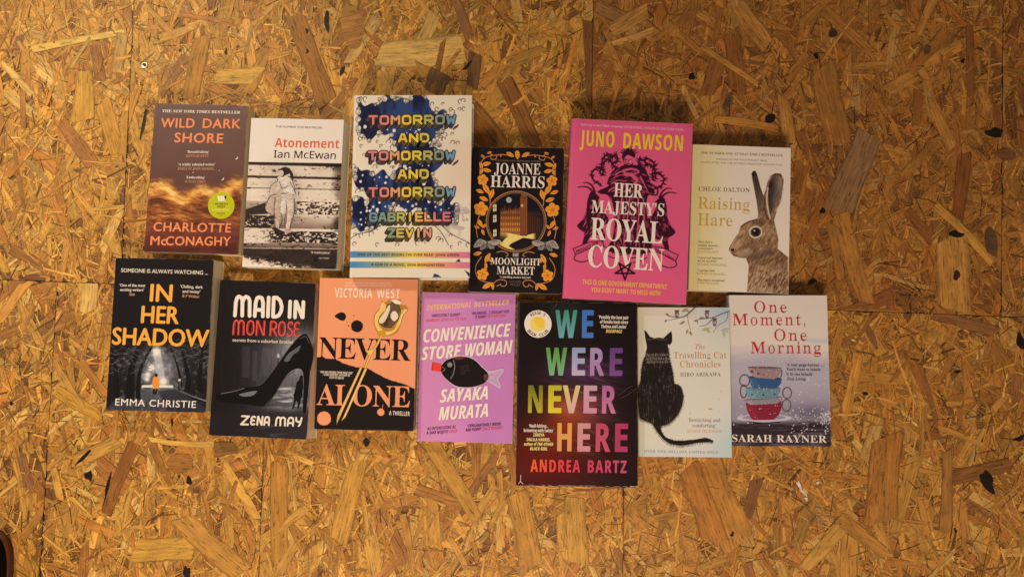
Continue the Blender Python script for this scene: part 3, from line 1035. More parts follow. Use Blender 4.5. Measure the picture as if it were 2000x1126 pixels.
b.line([(375, 470), (398, 520), (412, 552)], 6, (120, 94, 82))
b.poly([(298, 395), (320, 375), (350, 372), (372, 385), (375, 410), (345, 425), (315, 440), (294, 420)], dk, True, 'illustration')
b.poly([(296, 400), (318, 392), (330, 410), (322, 432), (302, 438), (292, 420)], (226, 198, 174), True)
b.line([(365, 385), (384, 420), (392, 460)], [14, 22, 8], dk, True, 'illustration')
b.line([(290, 452), (286, 466)], 6, dk)
b.line([(296, 570), (278, 640), (285, 720), (284, 790)], [44, 40, 30, 20], (214, 184, 160), True, 'illustration')
b.line([(272, 580), (264, 650), (270, 720)], 7, (120, 92, 80), True)
b.line([(365, 570), (370, 650), (362, 730), (355, 800)], [52, 46, 34, 22], (228, 202, 178), True, 'illustration')
b.line([(345, 600), (350, 680), (345, 760)], 6, (130, 102, 88), True)
b.poly([(248, 795), (275, 785), (300, 800), (330, 815), (300, 815), (270, 810)], dk, True)
b.poly([(335, 800), (372, 790), (382, 815), (360, 825), (335, 820)], (196, 164, 142), True, 'illustration')
b.line([(300, 810), (240, 835), (180, 862)], [10, 6, 4], dk)
for pts, wd in (([(206, 640), (232, 575), (262, 560)], 5), ([(212, 676), (250, 700), (262, 700)], 5), ([(404, 590), (400, 690), (380, 760), (372, 792)], 5), ([(262, 690), (268, 760), (276, 790)], 4),
                ([(312, 690), (318, 740), (300, 790)], 6), ([(340, 690), (336, 740), (338, 790)], 5), ([(235, 545), (242, 500), (285, 470)], 4), ([(410, 555), (402, 500), (384, 452)], 5)):
    b.line(crom(pts, False), wd, (86, 64, 56))
fgm = np.exp(-((X - 325) / 120) ** 4 - ((Y - 600) / 250) ** 4)
b.col = b.col * (1 - fgm * (.20 - .42 * (n2 - .32)))[..., None]
T = b.text
T('THE NUMBER ONE BESTSELLER', 276, 104, 595, 108, 13, (70, 58, 54), 'gill', off=.008)
T('Atonement', 268, 236, 712, 240, 60, (214, 92, 56), 'sans_bold', tw)
T('Ian McEwan', 262, 308, 687, 314, 50, (30, 24, 24), 'sans', 'author_lettering', .012)
T("'A masterpiece'", 517, 965, 650, 970, 15, CREAM, 'sans', off=.01)
T('THE TIMES', 572, 1003, 645, 1005, 9, CREAM, 'sans')
b.spine_colour = (206, 180, 140)
b.build('paperback_book', 'white topped paperback with sepia photograph of a girl sitting on stone stairs')

# 3  navy and cream swirls, generic water ornament
b = Book('tomo', [(58, 45), (728, 48), (722, 1078), (30, 1070)], -0.1604, 0.2142, R_(-0.33), .1597, .2450, .038, True)
X, Y = b.X, b.Y
b.col = np.broadcast_to(np.array((228, 208, 178), float), X.shape + (3,)).copy()
b.paint(sstep(470, 640, X) * sstep(270, 330, Y) * sstep(660, 560, Y) * .55, (222, 186, 158))
wx = X + 26 * np.sin(Y / 37) + 14 * np.sin(Y / 15 + X / 40)
wy = Y + 20 * np.sin(X / 31) + 12 * np.sin(X / 13 + Y / 50)
navy = np.maximum.reduce([
    sstep(-3, 3, 92 - np.abs(wy - 190 - .10 * (X - 300))) * sstep(80, 96, X) * sstep(566, 540, wx),
    sstep(-3, 3, 112 - np.abs(wx - 405 - .10 * (Y - 300))) * sstep(46, 60, wy) * sstep(640, 600, wy),
    sstep(-3, 3, 66 - np.abs(wy - 545 - .42 * (X - 200))) * sstep(70, 92, wx) * sstep(660, 630, X),
    sstep(-3, 3, 88 - np.abs(wy - 720 + .25 * (X - 60))) * sstep(36, 44, X) * sstep(300, 250, wx)])
navy = navy * (1 - sstep(-3, 3, 40 - np.abs(wy - 395 + .35 * (X - 150))) * (X < 300))
tone = mix((20, 26, 56), (44, 64, 108), sstep(.45, .7, fbm(X, Y, 60, 200, 8)))
outline = sstep(.02, .5, navy)
b.col = mix(b.col, (24, 20, 26), outline * (1 - navy) * .9)
b.paint(navy, tone, 'illustration')
rg = np.random.default_rng(5)
for k in range(320):                                      # white drops on the dark water
    px, py, pr = rg.uniform(50, 640), rg.uniform(60, 820), rg.choice([3, 4, 5, 7, 9])
    iy, ix = np.unravel_index(np.argmin((X - px) ** 2 + (Y - py) ** 2), X.shape)
    if navy[iy, ix] > .9 and (200 < py < 460 or py > 480):
        b.ell(px, py, pr, pr * 1.15, (232, 222, 214))
edge_y, edge_x = np.where((navy > .35) & (navy < .65))
pick = rg.permutation(len(edge_y))[:150]
for k in pick:                                            # lobes of foam biting into the dark water
    px, py, r0 = X[edge_y[k], edge_x[k]], Y[edge_y[k], edge_x[k]], rg.uniform(6, 15)
    b.ell(px, py, r0 + 2.4, r0 + 2.4, (24, 20, 30))
    b.ell(px, py, r0, r0, (228, 208, 180))
    t = np.linspace(0, 3.6, 7) + rg.uniform(0, 6)
    b.line(np.c_[px + .5 * r0 * np.cos(t), py + .5 * r0 * np.sin(t)], 2.6, (60, 46, 44))
for k in range(190):                                      # loose ink curls on the pale foam
    px, py = rg.uniform(60, 715), rg.uniform(55, 900)
    iy, ix = np.unravel_index(np.argmin((X - px) ** 2 + (Y - py) ** 2), X.shape)
    if navy[iy, ix] < .05 and not (px > 480 and 340 < py < 640) and not (640 < py < 830 and px > 250):
        s, a = rg.uniform(9, 20), rg.uniform(-1.0, 1.0)
        t = np.linspace(0, 4.4, 9)
        r = s * (1 - t / 6.0)
        b.line(np.c_[px + r * np.cos(t + a + 2.6), py + r * np.sin(t + a + 2.6)], 3.4, (60, 46, 40))
for pts in ([(30, 858), (80, 825), (160, 806), (250, 742), (300, 650), (350, 630), (420, 655), (520, 735), (610, 822), (722, 880)],
            [(505, 300), (480, 360), (476, 430), (486, 540)], [(510, 770), (560, 820), (600, 890)]):
    b.line(pts, 4, (54, 46, 46), True)
b.paint(sstep(420, 640, X) * sstep(630, 720, Y) * sstep(880, 760, Y) * sstep(.50, .62, fbm(X, Y, 22, 22, 4)) * .6, (150, 132, 130))
b.poly([(640, 985), (660, 968), (672, 985)], (30, 26, 40))
b.poly([(510, 1072), (520, 1050), (545, 1060), (560, 1074)], (40, 60, 110))
b.poly([(690, 1030), (722, 1050), (722, 1078)], (30, 28, 50))
def rainbow(x):
    return ramp((x - 40) / 680, [(0, (70, 128, 176)), (.3, (150, 160, 130)), (.52, (236, 198, 84)), (.75, (228, 150, 110)), (1, (212, 108, 140))])
for ya, yb in ((922, 958), (980, 1016)):
    m = sstep(-1.5, 1.5, Y - ya - (X - 40) * .012) * sstep(1.5, -1.5, Y - yb - (X - 40) * .012)
    b.paint(m, rainbow(X), 'banner')
T = b.text
T("'ONE OF THE BEST BOOKS I'VE EVER READ' JOHN GREEN", 78, 948, 660, 955, 16, (60, 44, 40), 'sans_bold', off=.006)
T("'A GEM OF A NOVEL' ERIN MORGENSTERN", 157, 1005, 577, 1012, 16, (60, 44, 40), 'sans_bold', off=.006)
BLOCK = {'T': [[(0, 1), (1, 1)], [(.5, 1), (.5, 0)]], 'O': [[(.18, 0), (0, .18), (0, .82), (.18, 1), (.82, 1), (1, .82), (1, .18), (.82, 0), (.18, 0)]],
         'M': [[(0, 0), (0, 1), (.5, .5), (1, 1), (1, 0)]], 'R': [[(0, 0), (0, 1), (.82, 1), (1, .82), (1, .62), (.82, .45), (0, .45)], [(.5, .45), (1, 0)]],
         'W': [[(0, 1), (.2, 0), (.5, .7), (.8, 0), (1, 1)]], 'A': [[(0, 0), (.36, 1), (.64, 1), (1, 0)], [(.15, .33), (.85, .33)]], 'N': [[(0, 0), (0, 1), (1, 0), (1, 1)]],
         'D': [[(0, 0), (0, 1), (.78, 1), (1, .78), (1, .22), (.78, 0), (0, 0)]], 'G': [[(1, .8), (.82, 1), (.18, 1), (0, .82), (0, .18), (.18, 0), (.82, 0), (1, .18), (1, .48), (.55, .48)]],
         'B': [[(0, 0), (0, 1), (.8, 1), (.95, .85), (.95, .65), (.8, .52), (0, .52)], [(.8, .52), (1, .36), (1, .16), (.82, 0), (0, 0)]], 'I': [[(.5, 0), (.5, 1)]],
         'E': [[(1, 1), (0, 1), (0, 0), (1, 0)], [(0, .5), (.85, .5)]], 'L': [[(0, 1), (0, 0), (1, 0)]], 'Z': [[(0, 1), (1, 1), (0, 0), (1, 0)]], 'V': [[(0, 1), (.5, 0), (1, 1)]]}
def arcade(word, x0, x1, ybot, hgt, stops, part, wd=None):
    n = len(word)
    adv = (x1 - x0) / n
    strokes = []
    for i, ch in enumerate(word):
        lw = adv * .66 * (.25 if ch == 'I' else 1.0)
        cx = x0 + adv * (i + .5)
        c = ramp(np.array(i / max(n - 1, 1)), stops)
        for st in BLOCK[ch]:
            strokes.append((np.array([(cx + (u - .5) * lw, ybot - 7 - v * (hgt - 14)) for u, v in st]), c))
    z0 = b.z
    b.hold = True
    for q in (3, 2, 1, 0):
        o = np.array([-4.5 * q, 6.5 * q])
        for wd_, dark in ((22, True), (11 if q else 12.5, False)):
            for k, (p, c) in enumerate(strokes):
                zz = b.z
                b.z = zz + 9e-6 * (k % 5)
                b.ribbon(part, p + o, wd_, (44, 32, 30) if dark else tuple(np.array(c) * (.70 if q else .93)))
                b.z = zz
            b.z += 48e-6
    b.hold = False
    b.z = z0
warm = [(0, (226, 128, 130)), (.16, (226, 138, 132)), (.3, (234, 168, 110)), (.45, (246, 206, 70)), (.6, (228, 200, 70)), (.75, (178, 170, 110)), (.88, (140, 152, 138)), (1, (118, 156, 172))]
gold = [(0, (244, 192, 74)), (.5, (246, 208, 66)), (1, (222, 196, 84))]
cool = [(0, (112, 150, 160)), (.25, (150, 160, 120)), (.45, (220, 196, 80)), (.6, (242, 190, 80)), (.8, (234, 150, 110)), (1, (220, 118, 130))]
arcade('TOMORROW', 140, 642, 212, 56, warm, tw)
arcade('AND', 308, 492, 312, 54, gold, tw)
arcade('TOMORROW', 136, 638, 412, 56, warm, tw)
arcade('AND', 306, 490, 516, 56, gold, tw)
arcade('TOMORROW', 140, 642, 618, 58, warm, tw)
arcade('GABRIELLE', 146, 615, 757, 56, cool, 'author_lettering')
arcade('ZEVIN', 250, 505, 848, 56, [(0, (140, 158, 120)), (.3, (226, 196, 80)), (.6, (244, 196, 76)), (1, (232, 150, 120))], 'author_lettering')
for yc in (212, 412):
    for q in range(3):
        b.ribbon(tw, [(650 - 9 * q, yc + 2 + 6 * q), (642 - 9 * q, yc + 14 + 6 * q)], 9, (84, 60, 56))
b.z += 420e-6
b.spine_colour = (218, 206, 196)
b.edge_colour = (222, 206, 180)
b.build('hardback_book', 'tall white and navy hardback with rainbow block lettering and two rainbow banners', GLOSS)

# 4  black cover with gold flowers
b = Book('moon', [(60, 42), (712, 52), (698, 1082), (20, 1072)], -0.0205, 0.1701, R_(-1.28), .1232, .1951, .0268, lift=.0006)
X, Y = b.X, b.Y
b.col = np.broadcast_to(np.array((24, 18, 21), float), X.shape + (3,)).copy()
b.col = b.col * (.85 + .3 * fbm(X, Y, 120, 120, 2))[..., None]
G1, G2, G3 = (232, 148, 48), (206, 112, 34), (158, 84, 30)
def mir(pts, on):
    p = np.asarray(pts, float)
    if not on:
        return p
    xc = 386 - 27 * (p[:, 1] - 42) / 1035
    return np.c_[2 * xc - p[:, 0], p[:, 1] + 2 * (xc - p[:, 0]) * .013]
ORN = 'gold_border'
def leaf(x, y, L, ang, on, w=.42, c=G1):
    a = R_(ang)
    d, q = np.array([math.cos(a), math.sin(a)]), np.array([-math.sin(a), math.cos(a)])
    o = np.array([x, y])
    p = [o - d * L / 2, o - d * L * .15 + q * L * w * .5, o + d * L * .2 + q * L * w * .42, o + d * L / 2, o + d * L * .2 - q * L * w * .42, o - d * L * .15 - q * L * w * .5]
    global kl
    kl += 1
    b.z = z_leaf + 12e-6 * (kl % 5)
    b.shape(ORN, mir(crom(p, True, 4), on), c)
    b.ribbon(ORN, mir([o - d * L * .4, o + d * L * .35], on), 3.5, G3)
def flower(x, y, r, on):
    b.z = z_leaf + 70e-6
    for k in range(5):
        a = 2 * math.pi * k / 5 - 1.4
        cx, cy = x + r * .58 * math.cos(a), y + r * .58 * math.sin(a)
        t = np.linspace(0, 2 * math.pi, 14, endpoint=False)
        b.shape(ORN, mir(np.c_[cx + r * .42 * np.cos(t), cy + r * .42 * np.sin(t)], on), G1)
        b.ribbon(ORN, mir([(x, y), (cx, cy)], on), 3, G3)
    t = np.linspace(0, 2 * math.pi, 12, endpoint=False)
    b.shape(ORN, mir(np.c_[x + r * .24 * np.cos(t), y + r * .24 * np.sin(t)], on), G2)
z_leaf, kl = b.z + 90e-6, 0
for on in (False, True):
    b.z = z_leaf - 88e-6 + 3e-6 * on
    for pts in ([(320, 100), (260, 96), (200, 104), (150, 118), (120, 160), (112, 230)], [(112, 230), (128, 300), (178, 380), (186, 450)], [(118, 500), (100, 545), (84, 610), (92, 680)],
                [(232, 785), (270, 778), (305, 790), (312, 806), (298, 812)], [(120, 820), (84, 870), (76, 920), (96, 975), (150, 1000), (200, 1005)],
                [(205, 1010), (240, 985), (285, 985), (302, 1005), (288, 1028), (262, 1026), (258, 1010)], [(230, 1030), (250, 1018)], [(232, 98), (230, 122), (200, 130), (190, 116)]):
        b.ribbon(ORN, mir(crom(pts, False, 5), on), 5.5, (198, 126, 76))
    for q in ((330, 95, 62, 28), (262, 102, 24, 100), (182, 82, 36, -20), (198, 98, 24, 50), (135, 108, 34, 40), (160, 160, 66, -12), (122, 172, 52, 70), (164, 205, 62, 12),
              (126, 212, 44, 110), (158, 335, 84, 58), (196, 372, 76, 110), (112, 352, 60, 20), (140, 405, 66, 22), (112, 578, 66, 60), (88, 606, 44, 20), (142, 598, 40, 130),
              (132, 642, 46, 70), (92, 795, 62, -14), (152, 880, 46, 80), (164, 825, 76, -60), (185, 845, 40, 20), (150, 905, 36, 60), (160, 1026, 78, -28), (200, 1030, 52, 84)):
        leaf(*q, on)
    flower(133, 272, 40, on)
    flower(118, 476, 52, on)
    flower(127, 945, 44, on)
b.z = z_leaf + 140e-6
b.shape(ORN, [(366, 78), (380, 68), (394, 78), (398, 105), (382, 128), (366, 105)], G1, True)
for yq in (88, 102, 114):
    b.ribbon(ORN, [(368, yq), (396, yq + 1)], 3, G3)
# round picture of a night street
cx, cy, r = 371, 566, 200
disc = b.m_ell(cx, cy, r, r)
b.paint(b.m_ell(cx, cy, 218, 218), (184, 122, 76), ORN)
b.paint(b.m_ell(cx, cy, 211, 211), (26, 18, 20))
for k in range(64):
    a = 2 * math.pi * k / 64
    b.ell(cx + 208 * math.cos(a), cy + 208 * math.sin(a), 2.6, 2.6, (190, 130, 84))
b.paint(b.m_ell(cx, cy, 204, 204), (172, 112, 66), ORN)
keep = b.col.copy()
pic = mix((18, 16, 24), (46, 34, 32), sstep(420, 600, Y))
b.col = pic * (.9 + .2 * fbm(X, Y, 40, 20, 3))[..., None]
b.ell(320, 413, 20, 20, (176, 168, 164))
b.ell(326, 408, 6, 5, (140, 132, 130))
st = sstep(600, 640, Y - .10 * np.abs(X - 400))
b.paint(st * sstep(245, 262, X) * sstep(520, 490, X), mix((236, 176, 78), (250, 222, 140), fbm(X, Y, 30, 40, 3)))
fac = b.m_poly([(258, 500), (300, 490), (400, 470), (412, 480), (412, 668), (330, 650), (258, 640)])
winp = .5 + .5 * np.sin(X / 2.6)
rows = .5 + .5 * np.sin(Y / 6.5)
b.paint(fac, ramp(np.clip(.25 + .5 * winp * rows + .3 * sstep(480, 640, Y), 0, 1), [(0, (60, 30, 18)), (.5, (140, 78, 38)), (1, (226, 150, 72))]))
for k, xx in enumerate(range(264, 410, 13)):
    b.poly([(xx - 4, 505), (xx, 470 - 14 * (k % 3)), (xx + 4, 505)], (134, 74, 40))
b.poly([(412, 480), (500, 505), (545, 540), (545, 640), (412, 668)], (46, 26, 24))
for xx in range(425, 545, 16):
    b.line([(xx, 510 + (xx - 425) * .25), (xx, 650 - (xx - 425) * .1)], 4, (104, 60, 40))
    b.poly([(xx - 4, 520), (xx, 488), (xx + 4, 520)], (70, 40, 32))
b.poly([(398, 665), (400, 390), (412, 380), (444, 382), (452, 395), (452, 668)], (104, 54, 32))
for xx in (408, 420, 432, 444):
    b.line([(xx, 400), (xx, 655)], 3.4, (176, 100, 52))
b.poly([(404, 392), (426, 320), (450, 394)], (128, 70, 40))
b.ell(414, 452, 9, 10, (210, 170, 120))
b.poly([(182, 450), (248, 430), (254, 560), (256, 690), (200, 700), (170, 600)], (20, 14, 16))
for wy_ in (470, 546, 648):
    b.poly([(206, wy_ - 24), (230, wy_ - 28), (230, wy_ + 22), (206, wy_ + 26)], (226, 206, 160))
    b.line([(218, wy_ - 26), (218, wy_ + 24)], 3, (60, 44, 30))
    b.line([(206, wy_), (230, wy_ - 2)], 3, (60, 44, 30))
b.poly([(318, 742), (330, 725), (420, 680), (500, 690), (560, 730), (480, 775), (380, 775)], (26, 20, 22))
for k in range(16):
    a = -2.7 + k * .15
    b.line([(268, 712), (268 + 24 * math.cos(a), 695 + 18 * math.sin(a)), (270 + 50 * math.cos(a), 690 + 48 * math.sin(a))], [4, 2.5], (50, 30, 20))
b.col = keep * (1 - disc[..., None]) + b.col * disc[..., None]
b.claim(disc, 'illustration')
# two pale moths
for mx_, my_, sg in ((162, 722, 1), (580, 728, -1)):
    for pts, c in (([(0, -10), (-60, -34), (-98, 20), (-86, 34), (-40, 18)], (158, 146, 132)), ([(0, -10), (60, -30), (96, -22), (80, 6), (40, 16)], (166, 152, 138)),
                   ([(-6, 0), (-44, 16), (-50, 52), (-16, 40)], (128, 116, 108)), ([(6, 0), (40, 12), (52, 38), (16, 42)], (136, 124, 114))):
        b.shape('moth', [(mx_ + sg * u, my_ + v * .9) for u, v in pts], c, True)
        for q in (.35, .6, .8):
            p = np.array(pts, float) * q
            b.ribbon('moth', [(mx_ + sg * p[1][0], my_ + p[1][1] * .9), (mx_ + sg * p[2][0], my_ + p[2][1] * .9)], 4, (58, 48, 48))
    b.ribbon('moth', [(mx_, my_ - 14), (mx_, my_ + 30)], 13, (92, 80, 76))
T = b.text
cr_ = (238, 218, 192)
T('THE MILLION-COPY BESTSELLING AUTHOR', 222, 141, 545, 150, 10, (150, 116, 88), 'gill')
T('JOANNE', 215, 232, 543, 236, 76, cr_, 'serif', 'author_lettering', -.006)
T('HARRIS', 188, 322, 573, 330, 80, cr_, 'serif', 'author_lettering', -.004)
T('THE', 345, 815, 390, 815, 22, cr_, 'serif_italic', tw)
T('MOONLIGHT', 185, 872, 548, 878, 48, cr_, 'serif', tw, -.002)
T('MARKET', 230, 942, 503, 946, 56, cr_, 'serif', tw, -.002)
T("'A sparkling modern fairytale'", 252, 968, 478, 973, 14, CREAM, 'serif')
T('NATASHA', 318, 1003, 410, 1005, 15, (120, 90, 72), 'serif', off=-.006)
T('PULLEY', 328, 1025, 402, 1027, 15, (120, 90, 72), 'serif', off=-.006)
b.build('paperback_book', 'black paperback with a gold flower border round a night street picture')

# 5  bright pink cover with black engraving
b = Book('pink', [(92, 35), (775, 62), (738, 1080), (35, 1045)], 0.1263, 0.1801, R_(-3.07), .1600, .2390, .038, True)
X, Y = b.X, b.Y
b.col = np.broadcast_to(np.array((222, 88, 122), float), X.shape + (3,)) * (.97 + .06 * fbm(X, Y, 300, 300, 4))[..., None]
K, PK = (58, 12, 30), (214, 84, 116)
ILL = 'illustration'
rg = np.random.default_rng(11)
def mp5(p, on):
    p = np.asarray(p, float)
    if not on:
        return p
    xc = 412 - (p[:, 1] - 200) * .03
    return np.c_[2 * xc - p[:, 0], p[:, 1] + 18 + (xc - p[:, 0]) * .05]
for on in (False, True):                                   # leafy scrolls
    for pts in ([(250, 400), (215, 380), (205, 340), (235, 310), (270, 320), (262, 350)], [(250, 340), (262, 290), (300, 262), (340, 240), (350, 270), (325, 285)],
                [(262, 290), (268, 255), (300, 235), (322, 245)], [(300, 262), (330, 300), (350, 330)]):
        b.line(mp5(crom(pts, False, 6), on), 7, K, name=ILL)
        for q in crom(pts, False, 3):
            for _ in range(2):
                a = rg.uniform(0, 6.3)
                p = mp5([q, q + np.array([math.cos(a), math.sin(a)]) * rg.uniform(12, 26)], on)
                b.line(p, [11, 3], K, name=ILL)
    goat = [(186, 470), (200, 445), (225, 452), (248, 478), (240, 495), (252, 540), (290, 580), (296, 620), (262, 640), (280, 690), (262, 730), (240, 690), (200, 690), (170, 740), (150, 735),
            (160, 680), (128, 650), (122, 632), (150, 600), (172, 550), (178, 500)]
    b.poly(mp5(crom(goat), on), K, name=ILL)
    b.line(mp5(crom([(212, 448), (190, 425), (160, 415), (125, 420)], False), on), [12, 4], K)
    b.line(mp5(crom([(222, 446), (205, 410), (180, 394), (156, 394)], False), on), [12, 4], K)
    for k in range(46):
        px, py = rg.uniform(150, 285), rg.uniform(500, 690)
        b.line(mp5([(px, py), (px - 8, py + 16)], on), 3, PK)
    b.line(mp5([(172, 730), (150, 760)], on), 9, K)
    b.line(mp5([(262, 720), (250, 760)], on), 9, K)
    rib = [(96, 765), (190, 728), (262, 722), (270, 745), (200, 760), (110, 800)]
    b.poly(mp5(rib, on), PK)
    b.line(mp5(rib + rib[:1], on), 5, K, name=ILL)
    b.line(mp5(crom([(110, 800), (104, 826), (140, 840), (180, 832), (210, 815)], False), on), 6, K)
    b.line(mp5(crom([(270, 750), (300, 770), (330, 790), (370, 800)], False), on), 6, K)
    b.line(mp5(crom([(275, 790), (310, 812), (350, 822)], False), on), 5, K)
body = [(372, 300), (404, 288), (440, 292), (505, 312), (540, 400), (560, 450), (520, 470), (515, 560), (540, 700), (520, 790), (300, 780), (320, 700), (330, 560), (300, 470), (250, 455), (240, 440),
        (300, 410), (290, 395), (320, 330)]
b.poly(body, K, True, ILL)
fl = [([(384, 325), (430, 315), (470, 330), (440, 345)], 14), ([(340, 350), (372, 330), (420, 350)], 9), ([(395, 345), (430, 350), (460, 380), (440, 400)], 22), ([(315, 400), (350, 380), (400, 385)], 7),
      ([(300, 440), (330, 420), (360, 430)], 9), ([(480, 360), (500, 400), (520, 440)], 9), ([(375, 470), (360, 560), (340, 690), (330, 760)], 8), ([(420, 470), (410, 560), (390, 690), (380, 770)], 8),
      ([(465, 480), (470, 560), (460, 690), (450, 770)], 9), ([(495, 480), (500, 560), (505, 690), (495, 770)], 7), ([(345, 450), (420, 440), (500, 450)], 6), ([(350, 490), (335, 600), (318, 720)], 5),
      ([(440, 520), (436, 620), (424, 740)], 5), ([(330, 365), (365, 350), (395, 352)], 5), ([(430, 420), (470, 410), (505, 420)], 5)]
for p, wd in fl:
    b.line(crom(p, False), [wd, wd * .5], PK)
b.poly([(374, 250), (382, 222), (396, 210), (405, 196), (414, 210), (430, 204), (440, 222), (452, 232), (446, 256), (436, 248), (410, 238), (388, 250), (386, 282)], K, False, ILL)
b.ell(411, 266, 21, 28, (222, 96, 126), name=ILL)
b.line(crom([(392, 250), (398, 282), (412, 294)], False), 3, K)
for k in range(9):
    a = -2.9 + k * .33
    b.line([(414 + 30 * math.cos(a), 236 + 26 * math.sin(a)), (414 + 52 * math.cos(a), 232 + 42 * math.sin(a))], [9, 3], K)
for p in ([(398, 262), (407, 262)], [(418, 262), (427, 262)], [(412, 266), (410, 276)], [(405, 285), (420, 285)]):
    b.line(p, 4, K)
b.line([(388, 280), (394, 300), (430, 300), (436, 280)], 4, K)
b.line(crom([(540, 400), (575, 425), (570, 460), (530, 455)], False), 9, K)
for k in range(150):                                       # engraver's hatching on the robe and the cloak
    px, py = rg.uniform(300, 530), rg.uniform(330, 770)
    L, a = rg.uniform(14, 44), (1.45 + (px - 420) * .0016 if py > 460 else rg.uniform(.2, .9) * (1 if px > 410 else -1))
    b.line([(px, py), (px + L * math.cos(a), py + L * math.sin(a))], [3.6, 1.6], PK)
T = b.text
yl = (244, 194, 40)
T("'Such a joy to read. Utterly compelling' LOUISE O'NEILL, AUTHOR OF ONLY EVER YOURS", 143, 74, 722, 102, 13, (242, 178, 190), 'gill', off=.004)
T('JUNO', 138, 186, 330, 195, 86, yl, 'sans_bold', 'author_lettering', .004, 1.12)
T('DAWSON', 382, 200, 717, 213, 86, yl, 'sans_bold', 'author_lettering', .004, 1.12)
wc = (240, 220, 206)
T('HER', 328, 470, 490, 478, 76, wc, 'serif', tw, .004)
T("MAJESTY'S", 200, 562, 612, 580, 70, wc, 'serif', tw, .002)
T('ROYAL', 195, 712, 603, 735, 122, wc, 'serif', tw, .004)
T('COVEN', 180, 866, 607, 890, 122, wc, 'serif', tw, .004)
star = [(390 + 58 * math.sin(a), 888 + 52 * math.cos(a)) for a in (2 * math.pi * k * 2 / 5 for k in range(5))]
b.ribbon('pentagram', star, 10, K, True)
T('PRODUCE SKD', 112, 792, 238, 740, 17, K, 'sans_bold')
T('MAGIC LIGHT', 560, 770, 668, 835, 17, K, 'sans_bold')
T('THIS IS ONE GOVERNMENT DEPARTMENT', 148, 965, 628, 992, 27, (246, 178, 74), 'sans_bold', 'tagline_lettering')
T("YOU DON'T WANT TO MESS WITH", 198, 1009, 590, 1030, 27, (246, 178, 74), 'sans_bold', 'tagline_lettering')
b.spine_colour = (206, 82, 128)
b.build('hardback_book', 'bright pink hardback with yellow lettering and black engraved robed figure')

# 6  hare on cream
b = Book('hare', [(65, 30), (760, 48), (742, 1085), (28, 1058)], 0.2760, 0.1717, R_(-2.55), .1302, .1954, .022, lift=.0010)
X, Y = b.X, b.Y
b.col = mix((224, 198, 136), (236, 219, 188), sstep(50, 380, X))
hare = [(318, 760), (330, 735), (352, 700), (385, 650), (402, 605), (450, 575), (520, 552), (528, 520), (515, 420), (495, 320), (480, 235), (490, 214), (508, 210), (522, 240), (545, 330),
        (565, 385), (580, 345), (592, 290), (615, 245), (650, 226), (690, 230), (708, 270), (708, 330), (690, 430), (660, 490), (640, 560), (655, 620), (672, 700), (665, 760), (740, 820), (742, 1085), (445, 1072),
        (452, 980), (458, 880), (440, 830), (400, 828), (350, 815), (332, 790), (318, 775)]
m = b.m_poly(hare)
fx = fbm(X + Y * .5, Y - X * .35, 8, 26, 6, 4)
f2 = fbm(X, Y, 70, 70, 16, 3)
fur = ramp(np.clip(.1 + .62 * fx + .38 * f2, 0, 1), [(.2, (62, 40, 28)), (.45, (108, 74, 50)), (.62, (146, 108, 76)), (.8, (186, 148, 110)), (1, (216, 184, 142))])
b.paint(m, fur, ILL)
b.paint(m * b.m_poly([(478, 212), (510, 206), (548, 330), (566, 400), (530, 540), (512, 420)]) * .75, ramp(sstep(200, 520, Y), [(0, (44, 32, 30)), (1, (110, 88, 72))]))
b.paint(m * sstep(262, 224, Y) * .8, (40, 28, 26))
inner = b.m_poly([(600, 330), (620, 268), (660, 240), (690, 262), (696, 330), (672, 420), (640, 470), (614, 520), (602, 440)], True)
b.paint(inner, ramp(fbm(X, Y, 40, 90, 31) * .5 + .5 * sstep(590, 690, X), [(.2, (44, 32, 30)), (.5, (104, 84, 72)), (1, (176, 148, 124))]))
b.line(crom([(596, 330), (588, 420), (600, 500), (612, 545)], False), 9, (224, 200, 168))
b.line(crom([(706, 310), (690, 420), (655, 490)], False), 6, (214, 188, 156))
b.line(crom([(575, 400), (572, 470), (590, 545)], False), 10, (76, 58, 48))
b.ell(508, 644, 48, 44, (220, 200, 172), -12)
b.ell(509, 644, 38, 34, (92, 64, 48), -12)
b.ell(510, 643, 27, 26, (36, 24, 22))
b.ell(500, 634, 6, 6, (206, 196, 188))
b.paint(m * b.m_ell(372, 738, 66, 26, -38, 22) * .5, (206, 166, 132))
b.paint(m * b.m_ell(420, 795, 70, 26, -8, 22) * .55, (196, 162, 132))
b.poly([(332, 765), (356, 762), (350, 782), (336, 780)], (44, 28, 26), True)
b.line(crom([(334, 790), (350, 806), (380, 812)], False), 5, (60, 40, 34))
b.paint(m * b.m_ell(560, 800, 120, 26, -20, 26) * .45, (70, 50, 42))
b.paint(m * sstep(860, 960, Y) * sstep(.45, .6, fx) * .55, (206, 168, 134))
b.line(crom([(404, 606), (450, 574), (520, 551)], False), 7, (54, 40, 36))
T = b.text
T('THE NUMBER ONE ', 123, 95, 350, 101, 16, (92, 74, 52), 'serif', off=0)
T('SUNDAY TIMES', 360, 101, 542, 105, 16, (92, 74, 52), 'serif_italic')
T('BESTSELLER', 550, 105, 702, 109, 16, (92, 74, 52), 'serif')
T('WINNER OF THE WAINWRIGHT PRIZE', 230, 137, 592, 146, 12, (120, 96, 70), 'gill')
T("SHORTLISTED FOR THE WOMEN'S PRIZE FOR NON-FICTION", 122, 160, 698, 174, 12, (120, 96, 70), 'gill')
T('CHLOE DALTON', 105, 355, 467, 363, 30, (80, 64, 48), 'serif', 'author_lettering', -.024)
gd = (198, 156, 62)
T('Raising', 98, 480, 466, 490, 82, gd, 'serif', tw, -.024, mat=FOIL)
T('Hare', 95, 598, 342, 604, 84, gd, 'serif', tw, -.024, mat=FOIL)
q1, q2 = (96, 78, 58), (164, 136, 96)
